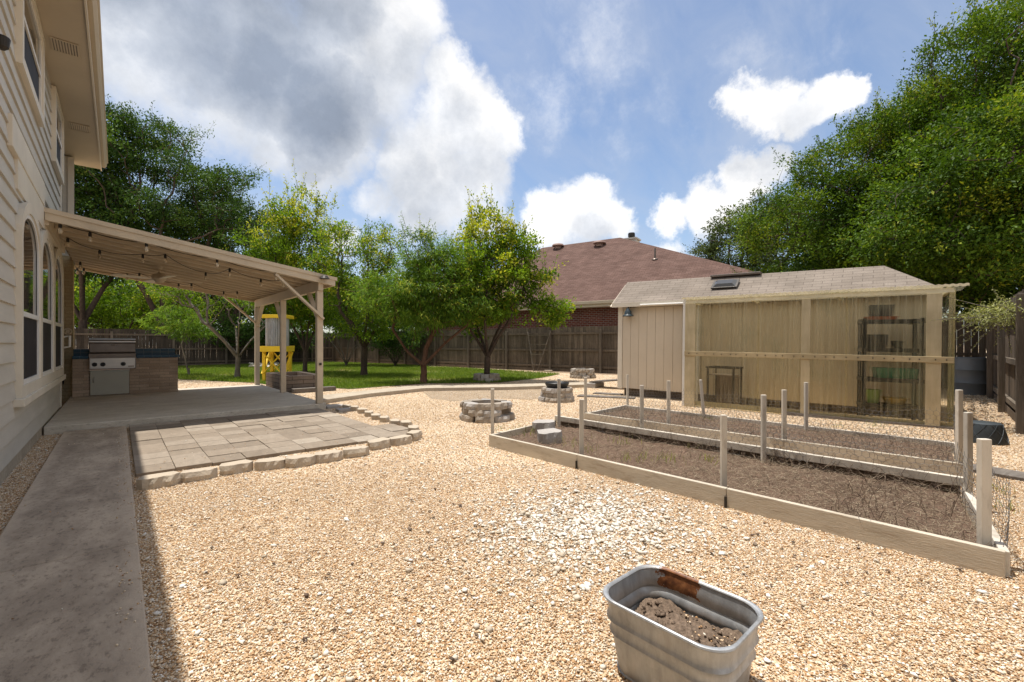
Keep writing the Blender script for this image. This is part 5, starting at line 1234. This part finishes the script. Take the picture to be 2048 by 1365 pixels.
    obj('crown', np_mesh('crown', V, Fc, {'tint': np.repeat(tint, 2), 'young': np.repeat(yg, 2)}), leafm, root, world=True)
    return root

LM = dict(
    dark=leafmat('dark_green_leaves', (.022, .055, .008), (.055, .118, .016), (.115, .205, .028), (.20, .26, .035), .26),
    oak=leafmat('oak_leaves', (.026, .045, .014), (.075, .108, .032), (.15, .185, .06), (.17, .20, .055), .32),
    myrtle=leafmat('myrtle_leaves', (.024, .055, .006), (.080, .155, .010), (.19, .285, .018), (.30, .34, .025), .34),
    citrus=leafmat('citrus_leaves', (.055, .115, .008), (.16, .27, .016), (.29, .42, .03), (.60, .58, .06), .5),
    peach=leafmat('peach_leaves', (.05, .115, .012), (.15, .265, .026), (.27, .40, .055), (.46, .50, .07), .5),
    pale=leafmat('pale_shrub_leaves', (.16, .18, .06), (.34, .36, .13), (.50, .50, .24), (.55, .52, .2), .3),
)
def vase(h0, n, spread, h1, twist=0.):
    """A short trunk that splits into n limbs."""
    t = [[(0, 0, 0), (.01, .01, h0 * .5), (.02, -.01, h0)]]
    for k in range(n):
        a = 2 * math.pi * k / n + twist; t.append([(.02, -.01, h0), (spread * .45 * math.cos(a), spread * .45 * math.sin(a), h0 + (h1 - h0) * .5), (spread * math.cos(a), spread * math.sin(a), h1)])
    return t
# small trees on the lawn
UP = (.75, 22, .05, .8)
tree('fruit_tree', 'small vase-shaped tree with bare grey inner twigs beyond the grill counter', ground(475, 757), vase(.75, 6, 1.0, 1.9, .4),
     [(-.9, .5, 3.2, 1.6, 1.6, 1.0), (-1.9, 1.0, 3.5, 1.1, 1.1, .8), (.3, -.2, 2.6, 1.0, 1.0, .7)], 60, 7, .22, .16, .19, .085, (.085, .04), 9, .10, 'barkgrey', LM['citrus'], young=.10, topyoung=.15, rmin=.007, keep=.75, fill=14, sprays=50, spray=(.5, 14, .05, .5))
tree('fruit_tree', 'tall slender tree with upright yellow-tipped shoots behind the yellow tank', ground(610, 748), vase(.9, 4, .7, 2.4),
     [(0, 0, 4.0, 1.6, 1.6, 2.2), (.0, 0, 6.0, 1.0, 1.0, 1.7), (-.9, .5, 5.8, .8, .8, 1.4), (-1.3, .9, 4.2, 1.0, 1.0, 1.8), (.2, -.1, 2.6, 1.3, 1.3, 1.0)], 130, 8, .25, .22, .24, .09, (.13, .06), 11, .14, 'bark', LM['citrus'], young=.16, topyoung=.55, sprays=150, spray=(1.0, 26, .06, .82))
tree('fruit_tree', 'thin-topped tree with bare dead twigs above its leaves and a straight trunk', ground(728, 753), vase(1.1, 5, .9, 2.4, .7),
     [(0, 0, 2.9, 1.7, 1.7, 1.2), (.4, -.2, 4.6, 1.2, 1.2, 1.5), (-.9, .5, 4.4, 1.1, 1.1, 1.6), (.2, .2, 2.0, 1.5, 1.5, .7)], 100, 8, .25, .2, .22, .12, (.11, .045), 9, .13, 'bark', LM['citrus'], young=.08, topyoung=.3, bare=lambda P: (P[:, 2] > 3.7) & (rng.uniform(0, 1, len(P)) < .6) & ((P[:, 0] - P[:, 1]) > -8.1), rmin=.007, sprays=50, spray=(.6, 16, .06, .7))
tree('peach_tree', 'forked reddish-barked peach tree with drooping narrow leaves at the lawn edge', ground(847, 767), [[(0, 0, 0), (.02, 0, .3), (.0, .0, .55)], [(0, 0, .55), (-.4, .32, 1.0), (-.75, .6, 1.7)], [(0, 0, .55), (.12, .05, 1.1), (.35, -.1, 1.7), (.5, -.2, 2.5)], [(0, 0, .55), (.5, -.45, 1.25), (1.0, -.9, 1.8)]],
     [(.4, -.3, 3.1, 1.4, 1.4, 1.3), (.9, -.75, 2.5, 1.1, 1.1, .9), (-.4, .3, 3.1, 1.0, 1.0, 1.1), (.2, -.1, 4.2, .9, .9, .8), (.1, -.1, 2.2, 1.2, 1.2, .6), (-1.0, .8, 2.7, .8, .8, .7)], 150, 8, .22, .18, .2, .095, (.13, .03), 18, .13, 'barkred', LM['peach'], droop=.75, young=.05, topyoung=.12, fill=18, sprays=130, spray=(.45, 18, .07, .45))
tree('fruit_tree', 'full round tree with yellow shoots growing out of the low block ring', c3, vase(.8, 5, .8, 2.0, .2),
     [(0, 0, 3.2, 1.45, 1.45, 1.5), (.05, 0, 4.7, 1.0, 1.0, 1.2), (-.2, .2, 2.2, 1.3, 1.3, .7), (1.25, -1.1, 2.9, .6, .6, .8), (1.75, -1.55, 2.25, .5, .5, .6), (.6, -.5, 4.2, .7, .7, 1.0)], 150, 8, .22, .2, .22, .10, (.125, .058), 9, .12, 'bark', LM['citrus'], young=.16, topyoung=.5, fill=19, sprays=150, spray=(.8, 24, .055, .8))
def shoots(n, sp, h): return [[(0, 0, 0), (.02, .0, .06)]] + [[(.02, 0, .06), (sp * .3 * math.cos(a), sp * .3 * math.sin(a), h * .4), (sp * math.cos(a), sp * math.sin(a), h)] for a in [2 * math.pi * k / n + .3 for k in range(n)]]
tree('shrub', 'many-stemmed shrub with pale bare stems against the shaded fence', ground(692, 733), shoots(9, 1.3, 2.0), [(0, 0, 2.7, 1.9, 1.9, .9), (0, 0, 3.6, 1.4, 1.4, .9)], 75, 7, .25, .22, .24, .05, (.12, .055), 9, .15, 'barkgrey', LM['dark'], cat='shrub', rmin=.008)
tree('shrub', 'dark leafy shrub in the shade beside the many-stemmed one', ground(790, 734), shoots(6, .9, 1.3), [(0, 0, 1.7, 1.6, 1.4, 1.0), (.4, .3, 2.8, 1.4, 1.4, .9)], 90, 7, .25, .2, .22, .05, (.12, .055), 10, .15, 'bark', LM['dark'], cat='shrub')
tree('shrub', 'dark spreading shrub under the trees behind the yellow stand', ground(560, 729), shoots(7, 1.2, 1.2), [(0, 0, 1.9, 2.4, 1.8, 1.1), (-2.4, .6, 2.0, 1.8, 1.4, 1.0)], 90, 7, .3, .26, .28, .05, (.14, .065), 10, .18, 'bark', LM['dark'], cat='shrub')
tree('sapling', 'thin young peach sapling with drooping leaves behind the grill counter', ground(378, 752), [[(0, 0, 0), (-.1, .05, .6), (-.22, .1, 1.2)]], [(-.2, .1, 2.0, .75, .75, .6), (.3, -.2, 1.7, .5, .5, .4), (-.8, .5, 2.2, .6, .6, .4)], 26, 7, .18, .15, .17, .03, (.15, .03), 8, .12, 'barkgrey', LM['peach'], droop=.6, cat='sapling')
# big trees
tree('shade_tree', 'tall dark tree rising over the porch roof with several trunks behind the fence', at(325, 25.5), vase(2.2, 6, 2.0, 6.0, .5),
     [(0, 0, 9.5, 4.2, 4.2, 3.3), (-.5, .8, 12.8, 2.0, 2.0, 1.9), (2.2, -2.0, 10.2, 2.0, 2.0, 1.6), (3.0, -3.0, 7.8, 2.2, 2.2, 1.8), (-2.5, 2.2, 9, 2.4, 2.4, 2.6)], 210, 10, .40, .42, .46, .26, (.15, .072), 12, .24, 'bark', LM['dark'], young=.03, topyoung=.10, shell=.5, fill=20, sprays=220, spray=(.8, 16, .12, .5))
tree('shade_tree', 'lower rounded dark tree behind the fence next to the yellow-tipped tree', at(455, 28), vase(2.0, 5, 1.6, 4.5, .2),
     [(0, 0, 7.2, 3.2, 3.2, 3.0), (1.6, -1.5, 6.2, 2.2, 2.2, 2.6), (-1.5, 1.2, 8.6, 2.2, 2.2, 2.2)], 150, 10, .40, .42, .46, .2, (.15, .072), 12, .24, 'bark', LM['dark'], young=.03, topyoung=.08, shell=.5, fill=20, sprays=150, spray=(.8, 16, .12, .5))
tree('shade_tree', 'dark tree partly hidden by the house eave behind the porch', at(165, 24), vase(2.4, 4, 1.8, 6), [(0, 0, 9.0, 2.6, 2.6, 5.2), (1.2, -1.1, 12.2, 1.6, 1.6, 2.2), (.8, -.8, 6.5, 2.4, 2.4, 2.2)], 190, 8, .42, .42, .46, .2, (.19, .09), 12, .27, 'bark', LM['dark'], shell=.4, sprays=70, spray=(.8, 16, .12, .5))
tree('shade_tree', 'bright green low tree seen under the porch roof beyond the fence', at(240, 29), vase(1.0, 5, 2.0, 2.6), [(0, 0, 3.6, 4.0, 3.0, 1.9), (2.5, -2.3, 3.4, 2.5, 2.5, 1.6), (-3, 2, 4, 3, 3, 2)], 170, 8, .4, .4, .44, .14, (.2, .09), 14, .27, 'bark', LM['citrus'], cat='tree', shell=.3)
tree('shade_tree', 'dense dark tree filling the gap between fence and porch roof', at(190, 34), vase(1.2, 5, 2.4, 3.0), [(0, 0, 4.0, 5.0, 4.0, 3.2), (4.5, -2.0, 3.8, 4.2, 3.5, 2.8), (9, -4.0, 4.2, 4.0, 3.5, 3.0), (6, -3, 7, 4, 4, 2.5)], 330, 8, .5, .5, .55, .2, (.26, .13), 14, .35, 'bark', LM['dark'], shell=.3)
tree('shade_tree', 'distant green tree filling the gap behind the thin-topped tree', at(700, 37), vase(1.6, 4, 1.6, 3), [(0, 0, 4.6, 4.6, 4.6, 3.0), (-3.5, 3, 5.2, 3, 3, 3), (3.5, -3, 4.0, 2.4, 2.4, 2.2)], 150, 8, .5, .5, .55, .15, (.26, .12), 14, .35, 'bark', LM['citrus'], shell=.4)
MY = (.55, 24, .06, .35)
tree('myrtle_tree', 'broad yellow-green myrtle tree arching over the shed roof', at(1765, 15.2), vase(1.4, 6, 2.2, 5.0, .1),
     [(0, 0, 6.0, 3.3, 3.3, 3.4), (-1.6, 1.6, 4.8, 2.4, 2.4, 2.4), (1.8, -1.5, 7.4, 2.4, 2.4, 2.2), (-.8, -.6, 3.9, 2.6, 2.6, 1.6)], 290, 15, .36, .34, .38, .18, (.102, .050), 9, .14, 'bark', LM['myrtle'], young=.14, topyoung=.16, shell=.65, fill=29, sprays=560, spray=MY)
tree('myrtle_tree', 'dense green tree behind the two myrtles above the shed roof', at(1890, 18.5), vase(1.6, 6, 2.4, 5.0, .6),
     [(0, 0, 5.6, 4.2, 4.2, 4.2), (1.5, -1.4, 8.2, 3.2, 3.2, 3.0), (-2.4, 2.2, 4.6, 2.8, 2.8, 2.6)], 260, 10, .45, .45, .5, .2, (.19, .09), 12, .25, 'bark', LM['myrtle'], young=.06, topyoung=.10, shell=.4, fill=16, sprays=120, spray=(.6, 16, .10, .35))
tree('myrtle_tree', 'tallest deep green myrtle tree beside the end of the greenhouse', at(2060, 13.2), vase(1.6, 6, 2.4, 6.0, .3),
     [(0, 0, 7.8, 3.6, 3.6, 3.8), (-1.4, .6, 9.0, 2.2, 2.2, 2.2), (-1.6, .6, 6.0, 2.4, 2.4, 2.6), (0, -1, 5.0, 3.0, 3.0, 2.0), (-3.9, .8, 5.2, 2.7, 2.5, 1.9), (-4.2, 1.2, 4.2, 2.4, 2.2, 1.2), (-2.6, .4, 3.6, 2.0, 2.0, 1.3)], 390, 15, .36, .34, .38, .20, (.102, .050), 9, .14, 'bark', LM['myrtle'], young=.12, topyoung=.16, shell=.6, fill=29, sprays=560, spray=MY)
tree('shrub', 'shaded dark-leaved shrub hanging over the barrel past the greenhouse', at(1985, 13.0), shoots(7, 1.1, 2.2), [(0, 0, 3.0, 1.8, 1.8, 1.1), (.6, -.8, 2.6, 1.2, 1.2, .9)], 80, 8, .26, .22, .25, .05, (.11, .055), 12, .18, 'bark', LM['myrtle'], cat='shrub', young=.04, sprays=60, spray=MY)
tree('myrtle_tree', 'low spreading tree shading the gap between greenhouse and corner fence', (18.7, 2.3), vase(1.5, 5, 1.4, 3.4, .2),
     [(-2.3, -.5, 4.3, 2.7, 2.6, 1.4), (-3.0, -1.3, 3.5, 2.0, 1.8, .8), (0, 0, 5.0, 2.6, 2.6, 2.0), (-1, -2, 4.4, 2, 2, 1.2)], 230, 12, .36, .32, .36, .12, (.11, .052), 10, .18, 'bark', LM['myrtle'], young=.08, topyoung=.1, shell=.3, fill=20, sprays=160, spray=MY)
tree('live_oak', 'grey-green live oak between the brick house roof and myrtle tree', at(1490, 23), vase(1.8, 5, 1.8, 4.4, .6),
     [(0, 0, 6.0, 2.6, 2.6, 2.4), (1.2, -1.0, 7.3, 1.9, 1.9, 1.9), (-1.3, 1.2, 4.8, 1.8, 1.8, 1.5)], 150, 10, .30, .34, .38, .2, (.15, .065), 10, .22, 'bark', LM['oak'], shell=.55, fill=15, sprays=130, spray=(.6, 16, .08, .4))
tree('shrub', 'pale cream-green shrub spilling over the weathered fence post', (9.75, .10), [[(0, 0, 0), (.02, 0, 1.2), (.0, .02, 1.7)]], [(.0, .10, 1.78, .35, .3, .16), (-.15, .30, 1.66, .35, .3, .14)], 34, 7, .10, .09, .1, .02, (.035, .018), 12, .05, 'barkgrey', LM['pale'], cat='shrub', young=.1, fill=8, sprays=60, spray=(.45, 24, .014, -.1))

# ------------------------------------------------------------------ grass and weeds
def blades(P, h, w, name, mat, young, kind='stuff', parent=None):
    n = len(P); a = rng.uniform(0, 2 * math.pi, n); lean_ = rng.normal(0, .5, (n, 2)) * h[:, None]; s_ = np.stack([np.cos(a), np.sin(a), np.zeros(n)], 1) * w / 2
    mid = P + np.stack([lean_[:, 0] * .35, lean_[:, 1] * .35, h * .6], 1); tip = P + np.stack([lean_[:, 0], lean_[:, 1], h], 1)
    V = np.stack([P - s_, P + s_, mid + s_ * .7, mid - s_ * .7, tip], 1).reshape(-1, 3); b = (np.arange(n) * 5)[:, None]
    Fc = np.concatenate([np.stack([b + [0, 1, 2], b + [0, 2, 3], b + [3, 2, 4]], 1).reshape(-1, 3)])
    t_ = np.repeat(np.clip(rng.normal(.5, .22, n), 0, 1), 3); y_ = np.repeat(young, 3)
    return obj(name, np_mesh(name, V, Fc, {'tint': t_, 'young': y_}), mat, kind=kind)
lx0, ly0 = np.min(LAWN, 0); lx1, ly1 = np.max(LAWN, 0)
P = np.stack([rng.uniform(lx0, lx1, 420000), rng.uniform(ly0, ly1, 420000)], 1); P = P[inside(P, LAWN)]
patch = .5 + .5 * np.sin(P[:, 0] * 1.3 + 1) * np.sin(P[:, 1] * .9 + 2) + rng.normal(0, .25, len(P))
keep = patch > .18; P = P[keep]; patch = patch[keep]
P = P[:150000]; patch = patch[:150000]
yg = np.clip((.40 - patch) * 2, 0, .9) * (rng.uniform(0, 1, len(P)) < .7)
blades(np.concatenate([P, np.full((len(P), 1), .01)], 1), rng.uniform(.04, .10, len(P)), .016, 'grass', 'blade', yg)
# sprigs of weed in and around the beds
W = []
for px, py, z, k, sp in ((1030, 862, .08, 26, .10), (1062, 868, .08, 22, .10), (1150, 888, .08, 26, .12), (1108, 880, .08, 18, .08), (1178, 900, .08, 14, .07), (1255, 888, .08, 18, .07), (1322, 921, .08, 22, .08), (1338, 923, .08, 18, .06), (1240, 918, .08, 18, .07), (1276, 922, .08, 18, .07), (1395, 895, .08, 20, .07),
                      (1420, 925, .08, 14, .05), (1412, 838, .08, 24, .10), (1750, 852, .01, 20, .08), (1680, 855, .01, 12, .06), (2010, 985, .01, 26, .07), (2022, 1022, .01, 18, .06), (495, 826, .03, 16, .03), (1000, 858, .08, 14, .08)):
    x, y = ground(px, py, z); W.append(np.stack([x + rng.normal(0, sp, k), y + rng.normal(0, sp, k), np.full(k, z)], 1))
W = np.concatenate(W); blades(W, rng.uniform(.03, .11, len(W)), .006, 'weeds', 'blade', rng.uniform(.1, .8, len(W)))
# leaf litter and rocks along the shaded fences
P = np.concatenate([np.stack(at(px_, t_), 0)[None] for px_, t_ in zip(rng.uniform(1905, 2040, 500), rng.uniform(6.8, 12, 500))]); P = np.concatenate([P, np.full((500, 1), .01)], 1); P = P[free(P)]
V, Fc = leaf_arrays(P, rng.normal(0, 1, (len(P), 3)) * np.array([1, 1, .15]), rng.uniform(.05, .1, len(P)), rng.uniform(.02, .05, len(P))); obj('fallen_leaves', np_mesh('fallen_leaves', V, Fc), 'straw', kind='stuff')
P = np.array([(*ground(px_, py_), 0.0) for px_, py_ in zip(rng.uniform(500, 560, 60), rng.uniform(728, 737, 60))]); V, Fc = stones(P, rng.uniform(.12, .3, 60), .7, jitter=.3); obj('rubble', np_mesh('rubble', V, Fc), 'limestone', kind='stuff')
